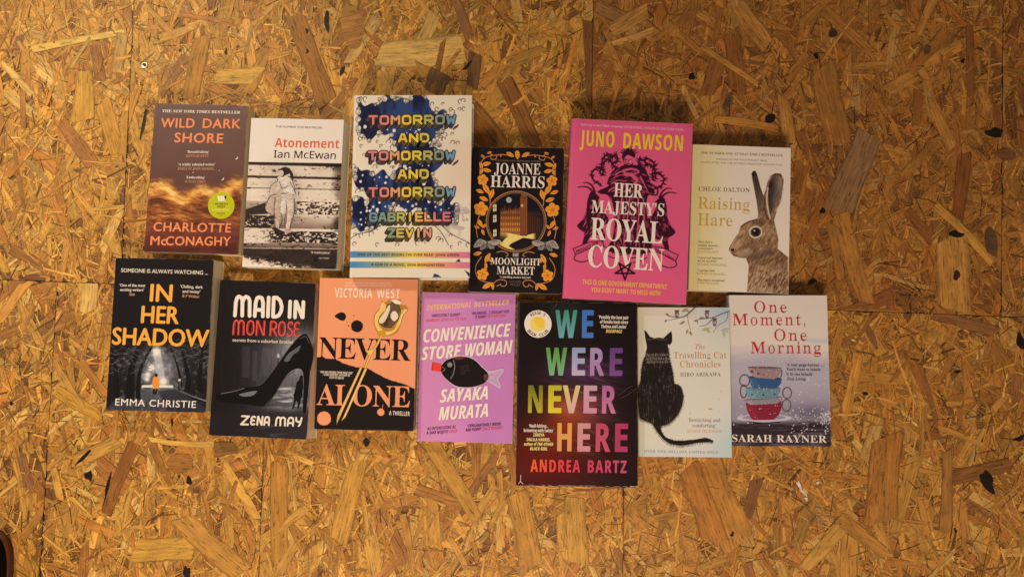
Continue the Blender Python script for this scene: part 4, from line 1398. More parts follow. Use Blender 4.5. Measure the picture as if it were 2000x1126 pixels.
for s, x0, y0, x1, y1, c, f in (("'More than a", 97, 722, 200, 724, q1, 'serif_italic'), ('wildlife memoir...', 97, 746, 255, 750, q1, 'serif_italic'), ("A masterpiece'", 97, 768, 205, 770, q1, 'serif_italic'),
                                ('CLARE BALDING', 95, 793, 242, 796, q2, 'gill'), ("'A great and important", 95, 835, 272, 838, q1, 'serif_italic'), ("tale for our times'", 93, 858, 230, 860, q1, 'serif_italic'),
                                ('MICHAEL MORPURGO', 93, 882, 300, 888, q2, 'gill'), ("'A glorious book'", 93, 926, 218, 928, q1, 'serif_italic'), ('KATHERINE RUNDELL', 90, 948, 295, 954, q2, 'gill'),
                                ("'This book is exceptional'", 90, 994, 287, 998, q1, 'serif_italic'), ('CHRIS PACKHAM', 88, 1014, 245, 1020, q2, 'gill')):
    T(s, x0, y0, x1, y1, 15, c, f)
b.spine_colour = (210, 178, 112)
b.build('paperback_book', 'cream paperback with a brown hare in profile and gold serif title')
# ------------------------------------------------------------------ books, lower row
# 7  night street with orange coat
b = Book('shad', [(105, 42), (770, 62), (720, 1090), (35, 1075)], -0.4952, 0.0172, R_(-1.14), .1348, .2026, .026, lean=.0030, lift=.0012)
X, Y = b.X, b.Y
n1, n2 = fbm(X, Y, 60, 60, 41), fbm(X, Y, 16, 16, 42, 3)
b.col = np.broadcast_to(np.array((22, 16, 17), float), X.shape + (3,)).copy()
sc_ = sstep(560, 720, Y)
g = np.exp(-((X - 410) / 150) ** 2 - ((Y - 800) / 170) ** 2)
leafy = sstep(.48, .7, n2) * sstep(.35, .65, n1)
b.paint(sc_ * np.clip(.32 * leafy + .75 * g * (.55 + .7 * n2), 0, 1), (176, 172, 174), ILL)
b.claim(sstep(600, 640, Y), ILL)
b.paint(b.m_poly([(300, 905), (500, 900), (640, 1010), (720, 1060), (720, 1090), (35, 1075), (120, 990), (280, 930)]) * (.28 + .3 * n2), (104, 106, 116))
b.paint(b.m_poly([(400, 945), (520, 930), (720, 1050), (720, 1090), (460, 1085)]) * .7, (34, 34, 42))
b.line([(520, 930), (620, 975), (722, 1010)], [3, 9], (120, 118, 120))
b.poly([(286, 905), (360, 902), (500, 905), (500, 922), (286, 920)], (214, 206, 200))
b.paint(b.m_poly([(362, 660), (412, 660), (452, 895), (392, 900)]) * .55, (206, 200, 194))
for px, py, r1 in ((385, 676, 38), (350, 792, 26), (328, 832, 22), (322, 864, 18), (436, 880, 30)):
    b.paint(np.exp(-((X - px) ** 2 + (Y - py) ** 2) / (r1 * r1) * 1.2), (246, 238, 224))
for x0, wd, lean in ((205, 66, 20), (262, 34, 30), (110, 40, -8), (600, 44, -16), (680, 40, 8), (545, 22, -20)):
    b.line(crom([(x0, 990 if x0 < 300 else 930), (x0 + 4, 860), (x0 + lean, 760), (x0 + lean * 3, 650)], False), [wd, wd * .7, wd * .4], (16, 13, 15))
rg = np.random.default_rng(3)
for k in range(130):
    if k % 2:
        px, py = rg.uniform(470, 740), rg.uniform(600, 760)
    else:
        px, py = rg.uniform(90, 370), rg.uniform(640, 820)
    a = rg.uniform(-.9, .5) if k % 2 else rg.uniform(2.2, 3.9)
    L = rg.uniform(20, 60)
    b.line(crom([(px, py), (px + L * .5 * math.cos(a), py + L * .5 * math.sin(a)), (px + L * math.cos(a + .3), py + L * math.sin(a + .3))], False), [3.4, 2], tuple(np.array((120, 116, 116)) * rg.uniform(.4, 1.1)))
b.poly([(536, 862), (552, 862), (552, 876), (536, 876)], (220, 214, 206))
b.line([(546, 876), (548, 930)], 4, (120, 116, 110))
b.shape('figure', [(362, 862), (370, 846), (384, 840), (400, 848), (408, 870), (404, 930), (362, 930), (358, 890)], (226, 136, 56), False)
b.disc('figure', 385, 836, 11, 13, (34, 22, 20), 16)
b.shape('figure', [(363, 928), (378, 928), (376, 968), (360, 966)], (26, 22, 24))
b.shape('figure', [(384, 928), (398, 928), (386, 968), (376, 966)], (26, 22, 24))
T = b.text
og = (244, 160, 62)
T('SOMEONE IS ALWAYS WATCHING ...', 145, 138, 732, 162, 25, (230, 208, 186), 'gill', 'tagline_lettering', .012)
for s, x0, y0, x1, y1, c, f in (("'One of the most", 135, 235, 310, 239, CREAM, 'gill'), ("exciting writers'", 138, 265, 300, 269, CREAM, 'gill'), ('Sun', 200, 297, 238, 298, (206, 156, 122), 'sans_italic'),
                                ("'Chilling, dark", 548, 248, 697, 254, CREAM, 'gill'), ("and twisty'", 562, 280, 680, 285, CREAM, 'gill'), ('B P Walter', 562, 311, 677, 317, (206, 136, 98), 'gill')):
    T(s, x0, y0, x1, y1, 19, c, f, off=.014)
T('IN', 343, 335, 487, 341, 113, og, 'gill', tw, .026)
T('HER', 283, 480, 533, 488, 112, og, 'gill', tw, .026)
T('SHADOW', 85, 625, 735, 645, 112, og, 'gill', tw, .026)
T('EMMA CHRISTIE', 105, 1042, 655, 1058, 46, (238, 218, 192), 'gill', 'author_lettering', .008, 1.1)
b.spine_colour = (26, 20, 20)
b.build('paperback_book', 'black paperback with orange title over a small orange coated figure on a night street')

# 8  giant black high heel
b = Book('maid', [(92, 40), (755, 58), (672, 1102), (30, 1070)], -0.3581, -0.0148, R_(-2.27), .1318, .2065, .020, skew=.0075, lift=.0022)
X, Y = b.X, b.Y
n1, n2 = fbm(X, Y, 120, 200, 51), fbm(X, Y, 90, 14, 52)
rain = fbm(X, Y, 5, 60, 53, 2)
base = mix((24, 18, 19), (88, 84, 88), sstep(150, 560, X) * sstep(330, 560, Y) * (.5 + .6 * n1))
base = mix(base, (150, 146, 146), np.exp(-((X - 630) / 140) ** 2 - ((Y - 540) / 160) ** 2) * .95)
base = base * (.82 + .4 * rain)[..., None]
wet = sstep(730, 770, Y) * sstep(960, 860, Y)
base = mix(base, (172, 168, 162), wet * np.exp(-((X - 560) / 130) ** 2) * sstep(.42, .66, n2))
base = mix(base, (30, 26, 28), sstep(860, 960, Y) * .8)
base = mix(base, (64, 60, 64), sstep(950, 1000, Y) * sstep(.55, .75, n2) * np.exp(-((X - 430) / 130) ** 2))
b.col = base
b.claim(sstep(440, 470, Y) * sstep(110, 130, X), ILL)
for x0, x1, y0, y1 in ((250, 300, 490, 700), (320, 350, 520, 720), (380, 440, 500, 690)):
    b.paint(b.m_poly([(x0, y0), (x1, y0 + 6), (x1 - 6, y1), (x0 - 6, y1)]) * .25, (96, 92, 98))
b.line([(490, 560), (488, 600), (482, 660)], 5, (40, 36, 38))
b.ell(490, 556, 9, 14, (176, 172, 160))
SH = 'high_heel'
shoe_pts = [(78, 826), (96, 808), (140, 796), (200, 782), (262, 764), (330, 760), (378, 746), (430, 690), (490, 606), (560, 506), (630, 428), (672, 406), (684, 410), (706, 446), (724, 500), (728, 540), (722, 590),
            (704, 660), (692, 760), (672, 918), (652, 922), (654, 820), (660, 720), (652, 660), (632, 640), (596, 646), (556, 672), (516, 726), (474, 796), (436, 856), (398, 886), (340, 884), (240, 872), (140, 862), (92, 848)]
b.shape(SH, crom(shoe_pts, True, 3), (14, 11, 12))
b.shape(SH, [(228, 812), (270, 798), (330, 788), (348, 790), (320, 816), (268, 824)], (112, 106, 106), True)
b.shape(SH, [(528, 588), (560, 540), (600, 512), (640, 486), (626, 524), (590, 548), (560, 590)], (94, 88, 88), True)
b.ribbon(SH, crom([(110, 806), (200, 788), (262, 770)], False), 4, (116, 110, 110))
b.ribbon(SH, crom([(640, 440), (676, 424), (700, 470)], False), 4, (84, 78, 78))
b.ribbon(SH, crom([(400, 884), (470, 806), (540, 700), (596, 654)], False), 4, (78, 66, 60))
b.shape('figure', [(634, 690), (646, 680), (656, 690), (654, 710), (656, 760), (648, 820), (640, 840), (630, 880), (622, 908), (614, 905), (618, 860), (606, 850), (590, 905), (578, 905), (592, 850), (590, 815), (606, 760), (612, 730), (628, 715)], (16, 13, 14))
DECO = {'M': [[(0, 0), (.02, .7), (.08, .92), (.2, 1), (.36, .95), (.46, .8), (.5, 0)], [(.48, .7), (.56, .92), (.7, 1), (.86, .95), (.96, .8), (1, 0)]],
        'A': [[(0, 0), (.04, .7), (.2, .95), (.5, 1), (.8, .95), (.96, .7), (1, 0)], [(.02, .33), (.98, .33)]], 'I': [[(.5, 0), (.5, 1)]],
        'D': [[(0, 0), (0, 1), (.4, 1), (.8, .84), (1, .55), (.95, .3), (.7, .08), (.35, 0), (0, 0)]], 'N': [[(0, 0), (0, 1), (.08, 1), (.92, .02), (1, .02), (1, 1)]],
        'O': [[(.5, 0), (.15, .08), (0, .3), (0, .65), (.15, .92), (.5, 1), (.85, .92), (1, .65), (1, .3), (.85, .08), (.5, 0)]], 'R': [[(0, 0), (0, 1), (.6, .98), (.95, .82), (.9, .58), (.55, .45), (.05, .42)], [(.5, .43), (1, 0)]],
        'S': [[(1, .85), (.75, 1), (.3, .98), (.05, .78), (.2, .58), (.75, .45), (.98, .25), (.8, .05), (.35, 0), (0, .14)]], 'E': [[(1, .92), (.6, 1), (.2, .9), (.08, .7), (.25, .54), (.8, .5)], [(.25, .54), (.05, .35), (.15, .1), (.55, 0), (1, .08)]],
        'Z': [[(0, 1), (1, 1), (0, 0), (1, 0)]], 'Y': [[(0, 1), (.08, .6), (.5, .48), (.92, .6), (1, 1)], [(.92, .6), (.8, .2), (.6, 0)]]}
def deco(letters, top0, bot0, slope, wd, colour, part, x_ref):
    for ch, xa, xb in letters:
        for st in DECO[ch]:
            p = []
            for u, v in st:
                xx = xa + wd / 2 + u * (xb - xa - wd) if ch != 'I' else (xa + xb) / 2
                yb, yt = bot0 - wd / 2, top0 + wd / 2
                yv = yb + (yt - yb) * v + slope * (xx - x_ref)
                p.append((xx + (v - .5) * 6, yv))
            b.ribbon(part, np.array(p), wd, colour)
deco([('M', 188, 312), ('A', 322, 402), ('I', 410, 438), ('D', 446, 528)], 142, 298, .022, 25, (240, 218, 194), tw, 190)
deco([('I', 558, 584), ('N', 596, 674)], 166, 298, .022, 25, (240, 218, 194), tw, 190)
mon = [('M', 183, 266), ('O', 276, 330), ('N', 340, 402), ('R', 434, 486), ('O', 490, 542), ('S', 550, 592), ('E', 594, 638)]
deco(mon, 310, 420, .026, 17, (150, 40, 34), tw, 190)
deco(mon, 313, 417, .026, 8, (216, 84, 70), tw, 190)
b.text('secrets from a suburban brothel', 183, 461, 590, 473, 22, (216, 196, 172), 'gill', 'tagline_lettering', .016)
deco([('Z', 240, 298), ('E', 302, 340), ('N', 346, 388), ('A', 392, 434)], 944, 1008, .03, 12, (232, 208, 180), 'author_lettering', 240)
deco([('M', 468, 540), ('A', 546, 594), ('Y', 598, 646)], 944, 1008, .03, 12, (232, 208, 180), 'author_lettering', 240)
b.spine_colour = (24, 18, 18)
b.edge_colour = (196, 176, 150)
b.build('paperback_book', 'black paperback with a giant black stiletto shoe and red and white rounded title')

# 9  coral and black, golden rose pen
b = Book('nevr', [(85, 25), (775, 38), (742, 1090), (45, 1085)], -0.2194, -0.0079, R_(-0.85), .1324, .1997, .022, lift=.0008)
X, Y = b.X, b.Y
CO = (238, 146, 100)
b.col = np.broadcast_to(np.array(CO, float), X.shape + (3,)) * (.98 + .05 * fbm(X, Y, 200, 200, 6))[..., None]
torn = np.interp(X, [40, 60, 130, 200, 250, 330, 430, 480, 560, 640, 700, 760], [576, 578, 590, 593, 625, 648, 660, 690, 730, 755, 775, 802])
b.paint(sstep(-2, 2, Y - torn - 9 * (fbm(X, Y * 0, 14, 14, 61) - .5)), (24, 16, 16), 'torn_black_paper')
BK = (28, 18, 18)
rg = np.random.default_rng(2)
def splat(cx, cy, r, c, spikes, amp):
    p = []
    for k in range(spikes * 2):
        a = math.pi * k / spikes
        q = r * (1 + (amp * rg.uniform(.4, 1.4) if k % 2 else 0))
        p.append((cx + q * math.cos(a), cy + q * math.sin(a)))
    b.shape('ink_blot', p, c)
b.shape('ink_blot', crom([(192, 296), (215, 275), (245, 267), (268, 280), (272, 305), (255, 326), (230, 322), (212, 310)]), BK)
splat(350, 365, 40, BK, 24, .13)
for q in ((326, 290, 4), (290, 362, 5), (280, 335, 3), (310, 340, 3)):
    b.disc('ink_blot', q[0], q[1], q[2], q[2], BK, 10)
T = b.text
T('“SMART, SINISTER AND UTTERLY ADDICTIVE”', 258, 68, 592, 70, 12, (250, 190, 158), 'sans_bold')
T('JANE LEE, AUTHOR OF THE WEDDING LIES', 262, 86, 597, 88, 12, (250, 190, 158), 'sans_bold')
T('VICTORIA', 192, 161, 456, 166, 64, (250, 208, 178), 'sans_bold', 'author_lettering', -.006, 1.1)
T('WEST', 488, 166, 650, 169, 64, (250, 208, 178), 'sans_bold', 'author_lettering', -.006, 1.1)
T('NEVER', 80, 588, 722, 605, 146, BK, 'serif', tw, -.004, .93)
T('ALONE', 65, 915, 715, 925, 143, CO, 'serif', tw, -.004, .93)
for s, x0, y0, x1, y1 in (('“HAD ME HOOKED FROM PAGE ONE”', 88, 692, 322, 699), ('– CHRIS BRIDGES, AUTHOR OF', 105, 710, 303, 716), ('SICK TO DEATH', 155, 730, 257, 735)):
    T(s, x0, y0, x1, y1, 15, (226, 206, 180), 'sans_bold_italic')
T('A THRILLER', 572, 980, 715, 985, 29, (230, 210, 186), 'sans_bold', 'tagline_lettering', -.006, 1.1)
splat(118, 1010, 46, CO, 22, .12)
splat(515, 962, 24, CO, 9, .12)
b.ribbon('ink_blot', [(524, 942), (530, 908)], 3, CO)
RO = 'golden_rose_pen'
gA, gB, gC = (234, 186, 88), (184, 122, 46), (250, 226, 166)
b.shape(RO, crom([(520, 185), (545, 200), (565, 186), (590, 174), (625, 182), (655, 178), (660, 215), (690, 218), (706, 252), (674, 290), (656, 350), (630, 405), (580, 432), (530, 432), (490, 405), (466, 345), (472, 285), (500, 250), (522, 225)], True, 4), gB)
b.shape(RO, crom([(526, 196), (546, 208), (556, 240), (510, 290), (498, 340), (530, 390), (580, 400), (620, 370), (640, 290), (668, 250), (696, 250), (664, 290), (650, 350), (622, 396), (576, 424), (534, 424), (496, 398), (474, 345), (480, 290), (512, 250)], True, 4), gA)
b.shape(RO, crom([(560, 215), (600, 200), (640, 215), (650, 265), (630, 330), (590, 370), (540, 368), (500, 340), (508, 300), (545, 260)], True, 4), (98, 76, 52))
b.shape(RO, crom([(575, 215), (580, 250), (545, 330), (510, 345), (506, 315), (540, 270)], True, 4), (226, 196, 160))
b.shape(RO, crom([(596, 265), (622, 262), (638, 300), (610, 330), (585, 300)], True, 4), (232, 206, 172))
b.shape(RO, crom([(585, 185), (620, 180), (655, 195), (650, 212), (610, 205)], True, 4), (236, 214, 186))
b.ribbon(RO, [(590, 190), (610, 206)], 5, (70, 44, 30))
for pts, wd, c in (([(480, 330), (482, 290), (512, 250), (530, 210)], 5, gC), ([(650, 345), (664, 292), (698, 250)], 5, gC), ([(500, 385), (540, 412), (590, 410)], 4, gC), ([(560, 240), (540, 290), (515, 330)], 5, (250, 236, 208)),
                   ([(640, 215), (655, 265), (632, 335)], 5, (64, 46, 32)), ([(505, 345), (545, 372), (595, 372)], 5, (64, 46, 32)), ([(668, 222), (676, 250), (655, 282)], 4, gB)):
    b.ribbon(RO, crom(pts, False, 5), wd, c)
for q in ((553, 348, 15), (566, 320, 14), (580, 292, 6)):
    b.disc(RO, q[0], q[1], q[2], q[2], (84, 40, 26), 14)
b.ribbon(RO, [(582, 292), (560, 340)], 6, (84, 40, 26))
b.shape(RO, [(500, 400), (545, 395), (548, 428), (520, 440), (492, 428)], (206, 142, 44), True)
st = crom([(520, 428), (490, 490), (440, 570), (402, 660)], False, 5)
b.ribbon(RO, st, 17, gB)
b.ribbon(RO, st + np.array([2, 0]), 8, gA)
b.shape(RO, [(412, 538), (462, 528), (440, 566)], gA)
b.shape(RO, [(372, 650), (420, 660), (262, 1010), (205, 1055), (206, 1030), (216, 985)], (40, 22, 16))
b.shape(RO, [(372, 650), (386, 654), (236, 985), (205, 1052), (206, 1030), (214, 985)], (216, 160, 78))
b.shape(RO, [(404, 658), (420, 662), (268, 1000), (240, 1026), (262, 980)], (224, 168, 84))
b.ribbon(RO, [(378, 656), (224, 990)], 3, gC)
b.ribbon(RO, [(411, 664), (264, 992)], 3, gC)
b.shape(RO, [(206, 1030), (214, 1034), (205, 1056)], (120, 110, 104))
b.spine_colour = (206, 116, 80)
b.build('paperback_book', 'coral and black paperback with a golden rose shaped pen across the title')

# 10  lilac cover with fish bottle
b = Book('conv', [(65, 38), (727, 48), (700, 1090), (28, 1075)], -0.0870, -0.0252, R_(-1.23), .1265, .1971, .013, lift=.0012)
X, Y = b.X, b.Y
b.col = mix((206, 130, 174), (194, 120, 172), sstep(150, 600, X)) * (.97 + .06 * fbm(X, Y, 260, 260, 8))[..., None]
T = b.text
sb = 'sans_bold_italic'
DKP, RD = (66, 22, 50), (206, 78, 116)
T('INTERNATIONAL', 100, 166, 412, 142, 36, (248, 182, 84), sb, 'tagline_lettering', 0, 1.05)
T('BESTSELLER', 435, 140, 680, 122, 36, (248, 182, 84), sb, 'tagline_lettering', 0, 1.05)
for s, x0, y0, x1, y1, c in (('“IRRESISTIBLY QUIRKY”', 130, 213, 342, 203, DKP), ('GUARDIAN, BOOKS OF THE YEAR', 97, 246, 380, 231, RD), ("“HILARIOUS... I COULDN'T PUT", 415, 195, 682, 180, DKP), ('IT DOWN”', 440, 222, 522, 215, DKP),
                             ('ELIF BATUMAN', 530, 214, 660, 206, RD), ("'AS INTOXICATING AS", 103, 1000, 303, 985, DKP), ("A SAKE MOJITO'", 97, 1030, 250, 1018, DKP), ('VOGUE', 257, 1018, 315, 1013, RD),
                             ('“EXHILARATINGLY WEIRD', 383, 978, 620, 962, DKP), ('AND FUNNY”', 372, 1007, 487, 998, DKP), ('SALLY ROONEY', 493, 998, 630, 988, RD)):
    T(s, x0, y0, x1, y1, 20, c, sb, off=.002)
cw = (244, 220, 198)
T('CONVENIENCE', 78, 390, 690, 342, 90, cw, sb, tw, .012, 1.03)
T('STORE', 65, 512, 342, 490, 90, cw, sb, tw, .012, 1.03)
T('WOMAN', 372, 487, 702, 458, 90, cw, sb, tw, .012, 1.03)
T('SAYAKA', 195, 806, 530, 780, 90, cw, sb, 'author_lettering', .012, 1.03)
T('MURATA', 185, 930, 530, 903, 92, cw, sb, 'author_lettering', .012, 1.03)
FI = 'fish_bottle'
b.shape(FI, crom([(196, 555), (225, 515), (290, 485), (370, 474), (440, 500), (520, 575), (575, 580), (632, 566), (642, 590), (606, 640), (624, 690), (612, 706), (560, 676), (520, 660), (470, 690), (400, 708), (310, 704), (240, 650), (200, 595)], True, 4), (206, 168, 190))
b.shape(FI, crom([(535, 610), (575, 596), (626, 578), (632, 592), (594, 638), (612, 686), (606, 692), (560, 664), (530, 652)], True, 4), (186, 150, 172))
b.shape(FI, crom([(200, 560), (235, 515), (300, 490), (360, 486), (430, 505), (490, 560), (530, 600), (532, 640), (500, 672), (440, 694), (370, 700), (300, 688), (235, 640), (203, 595)], True, 5), (24, 16, 18))
b.shape(FI, crom([(290, 492), (340, 486), (372, 492), (350, 504), (310, 508)]), (104, 52, 34))
b.shape(FI, crom([(500, 618), (524, 606), (530, 636), (514, 656)]), (96, 58, 50))
for r1, c in ((17, (150, 140, 138)), (12, (30, 22, 24)), (8, (190, 180, 172)), (4, (24, 18, 20))):
    b.disc(FI, 263, 543, r1, r1, c, 20)
b.ribbon(FI, crom([(290, 512), (298, 560), (286, 610), (268, 640)], False), 6, (122, 112, 112))
b.ribbon(FI, crom([(212, 560), (228, 575), (212, 592)], False), 5, (120, 110, 108))
for k in range(14):
    b.disc(FI, 340 + 16 * (k % 4) + 3 * (k // 4), 555 + 16 * (k // 4) - 2 * (k % 4), 5, 6, (56, 46, 48), 8)
for a in (590, 610, 630, 650):
    b.ribbon(FI, [(545, 634), (600 + (a - 620) * .1, a + 6)], 2.5, (210, 178, 196))
b.shape(FI, [(140, 527), (206, 541), (200, 592), (133, 582)], (232, 66, 44))
b.shape(FI, [(140, 527), (150, 529), (144, 584), (133, 582)], (206, 48, 36))
b.spine_colour = (190, 124, 180)
b.build('paperback_book', 'thin lilac paperback with a black fish shaped bottle and red cap')

# 11  black jacket with rainbow letters
b = Book('were', [(48, 38), (718, 45), (725, 1080), (28, 1080)], 0.0584, -0.0585, R_(-0.46), .1564, .2362, .032, True)
X, Y = b.X, b.Y
n1, n2 = fbm(X, Y, 180, 180, 71), fbm(X + 2.2 * Y, Y - .3 * X, 400, 16, 72, 3)
b.col = np.broadcast_to(np.array((24, 14, 16), float), X.shape + (3,)).copy()
b.paint(np.exp(-((X - 400) / 190) ** 2 - ((Y - 430) / 80) ** 2) * .55 * (.5 + n1), (106, 62, 116))
b.paint(np.exp(-((X - 330) / 95) ** 2 - ((Y - 640) / 95) ** 2) * .8 * (.5 + n1), (206, 106, 52))
b.paint(np.exp(-((X - 450) / 110) ** 2 - ((Y - 640) / 110) ** 2) * .6 * (.5 + n1), (176, 84, 92))
b.paint(np.exp(-((X - 150) / 400) ** 2 - ((Y - 930) / 250) ** 2) * .95, (96, 20, 14))
b.paint(np.exp(-((X - 300) / 150) ** 2 - ((Y - 760) / 130) ** 2) * .5, (170, 62, 26))
b.paint(sstep(.56, .74, n2) * np.exp(-((X - 430) / 150) ** 2 - ((Y - 620) / 220) ** 2) * .55, (206, 150, 140))
b.paint(sstep(.58, .72, n2) * np.exp(-((X - 480) / 150) ** 2 - ((Y - 640) / 120) ** 2) * .7, (30, 12, 18))
b.paint(np.exp(-((X - 320) / 120) ** 2 - ((Y - 120) / 120) ** 2) * .35 * n1, (70, 140, 120))
T = b.text
def L11(ch, x0, x1, yb, cap, c0, c1):
    y0 = yb - cap
    c0, c1 = (tuple(np.array(q) * .88 + np.array((90, 80, 76)) * .08) for q in (c0, c1))
    T(ch, x0, yb, x1, yb, cap, lambda px, py: mix(c0, c1, np.clip((py - y0) / cap, 0, 1)), 'sans_bold', tw, .012)
for q in (('W', 262, 380, 237, 152, (66, 150, 118), (116, 176, 180)), ('E', 412, 472, 237, 152, (60, 120, 196), (78, 122, 190)),
          ('W', 207, 322, 447, 153, (96, 156, 66), (130, 190, 128)), ('E', 355, 425, 447, 153, (150, 164, 200), (206, 188, 206)), ('R', 457, 532, 448, 153, (176, 150, 188), (186, 132, 176)), ('E', 567, 634, 448, 153, (106, 60, 124), (134, 76, 140)),
          ('N', 105, 183, 660, 154, (120, 116, 26), (196, 176, 46)), ('E', 220, 290, 660, 154, (206, 186, 40), (242, 214, 50)), ('V', 302, 396, 660, 154, (234, 210, 128), (236, 178, 166)), ('E', 420, 490, 660, 154, (214, 168, 176), (224, 148, 168)), ('R', 524, 598, 660, 154, (190, 100, 150), (214, 128, 158)),
          ('H', 270, 347, 877, 158, (246, 168, 66), (236, 164, 96)), ('E', 385, 453, 877, 158, (226, 152, 148), (226, 148, 152)), ('R', 488, 566, 877, 158, (206, 74, 96), (212, 84, 110)), ('E', 597, 664, 877, 158, (196, 54, 92), (186, 60, 100))):
    L11(*q)
fade = lambda px, py: ramp((px - 115) / 545, [(0, (238, 92, 42)), (.3, (222, 64, 66)), (.55, (206, 52, 84)), (1, (188, 78, 104))])
T('ANDREA', 115, 998, 397, 998, 70, fade, 'sans_bold', 'author_lettering', .012, 1.22)
T('BARTZ', 442, 998, 660, 998, 70, fade, 'sans_bold', 'author_lettering', .012, 1.22)
for s, x0, y0, x1, y1, c, f in (("'Possibly the best pair", 505, 131, 670, 135, CREAM, 'sans_bold'), ('of female leads since', 512, 157, 667, 160, CREAM, 'sans_bold'), ("Thelma and Louise'", 518, 183, 658, 185, CREAM, 'sans_bold'), ('BOOKPAGE', 545, 209, 635, 211, (236, 196, 92), sb),
                                ("'Nail-biting...", 108, 744, 218, 744, CREAM, 'sans_bold'), ("brimming with twists'", 78, 770, 245, 770, CREAM, 'sans_bold'), ('ZAKIYA', 132, 795, 195, 795, (240, 208, 128), 'sans_bold'),
                                ('DALILA HARRIS,', 95, 822, 228, 822, (240, 208, 128), 'sans_bold'), ('author of ', 78, 848, 150, 848, (240, 208, 128), 'sans_bold'), ('THE OTHER', 155, 848, 245, 848, (240, 208, 128), sb), ('BLACK GIRL', 113, 874, 212, 874, (240, 208, 128), sb)):
    T(s, x0, y0, x1, y1, 18, c, f, off=.01)
b.disc(sk, 163, 161, 77, 77, (238, 222, 204), 48)
b.shape(sk, crom([(122, 135), (150, 118), (185, 122), (203, 140), (205, 178), (180, 200), (145, 202), (122, 180)], True, 5), (240, 204, 100))
b.shape(sk, crom([(150, 125), (184, 128), (198, 150), (190, 180), (160, 176), (146, 150)], True, 5), (238, 192, 66))
def arc(word, a0, a1, r, base_in):
    for k, ch in enumerate(word):
        if ch == ' ':
            continue
        a = R_(a0 + (a1 - a0) * k / (len(word) - 1))
        cx_, cy_ = 163 + r * math.cos(a), 161 + r * math.sin(a)
        v, t = glyphs(style(ch, 'sans_bold'), 0.0, 1.0)
        c = (v.min(0) + v.max(0)) / 2
        q = (v - c) / .7 * 17
        up = np.array([math.cos(a), math.sin(a)]) * (1 if base_in else -1)
        rt = np.array([-up[1], up[0]])
        b.sheet(sk, np.array([cx_, cy_]) + q[:, :1] * rt + q[:, 1:] * up, t, (76, 62, 54))
arc("REESE'S", -125, -55, 63, True)
arc('BOOK CLUB', 142, 38, 63, False)
# worn white fibres along the jacket's edges, wrinkle highlight painted at one corner
rg = np.random.default_rng(8)
for k in range(26):
    x0 = rg.uniform(60, 715)
    L = rg.uniform(4, 34)
    b.ribbon('wear_and_highlight', [(x0, 1074 + rg.uniform(-1, 2)), (x0 + L, 1074 + rg.uniform(-1, 2))], rg.uniform(1.0, 2.4), (176, 152, 144))
for pts in ([(58, 1018), (57, 1058)], [(57, 1052), (46, 1068)], [(58, 1054), (70, 1069)]):  # highlight of a wrinkle, painted as pale strokes
    b.ribbon('wear_and_highlight', pts, 3.2, (206, 188, 184))
for k in range(8):
    x0 = rg.uniform(680, 722)
    b.ribbon('wear_and_highlight', [(x0, 1075), (x0 + 6, 1073)], 3, (206, 190, 180))
for pts in ([(240, 80), (262, 58), (275, 40)], [(610, 560), (650, 530), (690, 505)], [(630, 575), (680, 545), (712, 520)]):  # thin grey streaks across the print
    b.ribbon('wear_and_highlight', crom(pts, False), 1.6, (96, 84, 82))
b.spine_colour = (26, 18, 20)
b.edge_colour = (60, 48, 46)
b.build('hardback_book', 'black hardback with rainbow coloured capitals and a round white sticker with a yellow sun', GLOSS)

# 12  black cat from behind
b = Book('cat', [(28, 45), (668, 60), (688, 1082), (45, 1075)], 0.1988, -0.0431, R_(-0.16), .1202, .1938, .022, lift=.0008)
X, Y = b.X, b.Y
b.col = mix((226, 208, 186), (214, 206, 184), fbm(X, Y, 300, 300, 5))
b.paint(np.clip(1 - (X - 30) / 90, 0, 1) * .6, (206, 192, 146))
b.paint(np.exp(-((X - 640) / 150) ** 2 - ((Y - 60) / 150) ** 2) * .85, (168, 182, 194))
b.paint(np.exp(-((X - 690) / 140) ** 2 - ((Y - 1010) / 200) ** 2) * .8, (176, 196, 208))
b.paint(sstep(980, 1060, Y) * .4, (190, 198, 196))
cat = [(78, 205), (92, 212), (120, 252), (150, 262), (182, 258), (213, 263), (240, 238), (268, 214), (275, 245), (274, 292), (258, 312), (244, 304), (250, 350), (258, 410), (272, 460), (284, 520), (290, 578), (318, 584), (342, 612), (356, 670),
       (344, 735), (318, 790), (280, 832), (240, 858), (196, 868), (206, 910), (235, 945), (290, 965), (360, 966), (430, 960), (500, 948), (540, 958), (556, 968), (530, 978), (440, 984), (380, 996), (330, 1000), (265, 990), (215, 955),
       (172, 905), (140, 852), (92, 832), (50, 808), (42, 740), (38, 660), (40, 600), (54, 560), (60, 480), (72, 420), (92, 372), (98, 320), (88, 270)]
j1 = fbm(X, Y, 7, 26, 81, 3)
fur_edge = 9 * (fbm(X, Y, 6, 12, 84, 2) - .5)
m = b.m_poly(cat)
m2 = np.clip(m + 0, 0, 1)
ang = (X - 190) / 260
str_ = fbm(X + ang * Y * .6, Y, 6, 46, 82, 3)
furc = ramp(np.clip(str_ * .9 + .25 * (fbm(X, Y, 60, 60, 83) - .5), 0, 1), [(.3, (24, 17, 16)), (.56, (36, 27, 25)), (.70, (78, 66, 58)), (.9, (140, 126, 110))])
head = sstep(372, 330, Y + 14 * (j1 - .5))
furc = mix(furc, (34, 25, 24), head * .9)
furc = mix(furc, (26, 19, 18), sstep(860, 900, Y) * .85)
b.paint(m2, furc, 'cat')
rg = np.random.default_rng(4)
pc = np.array(crom(cat, True, 6))
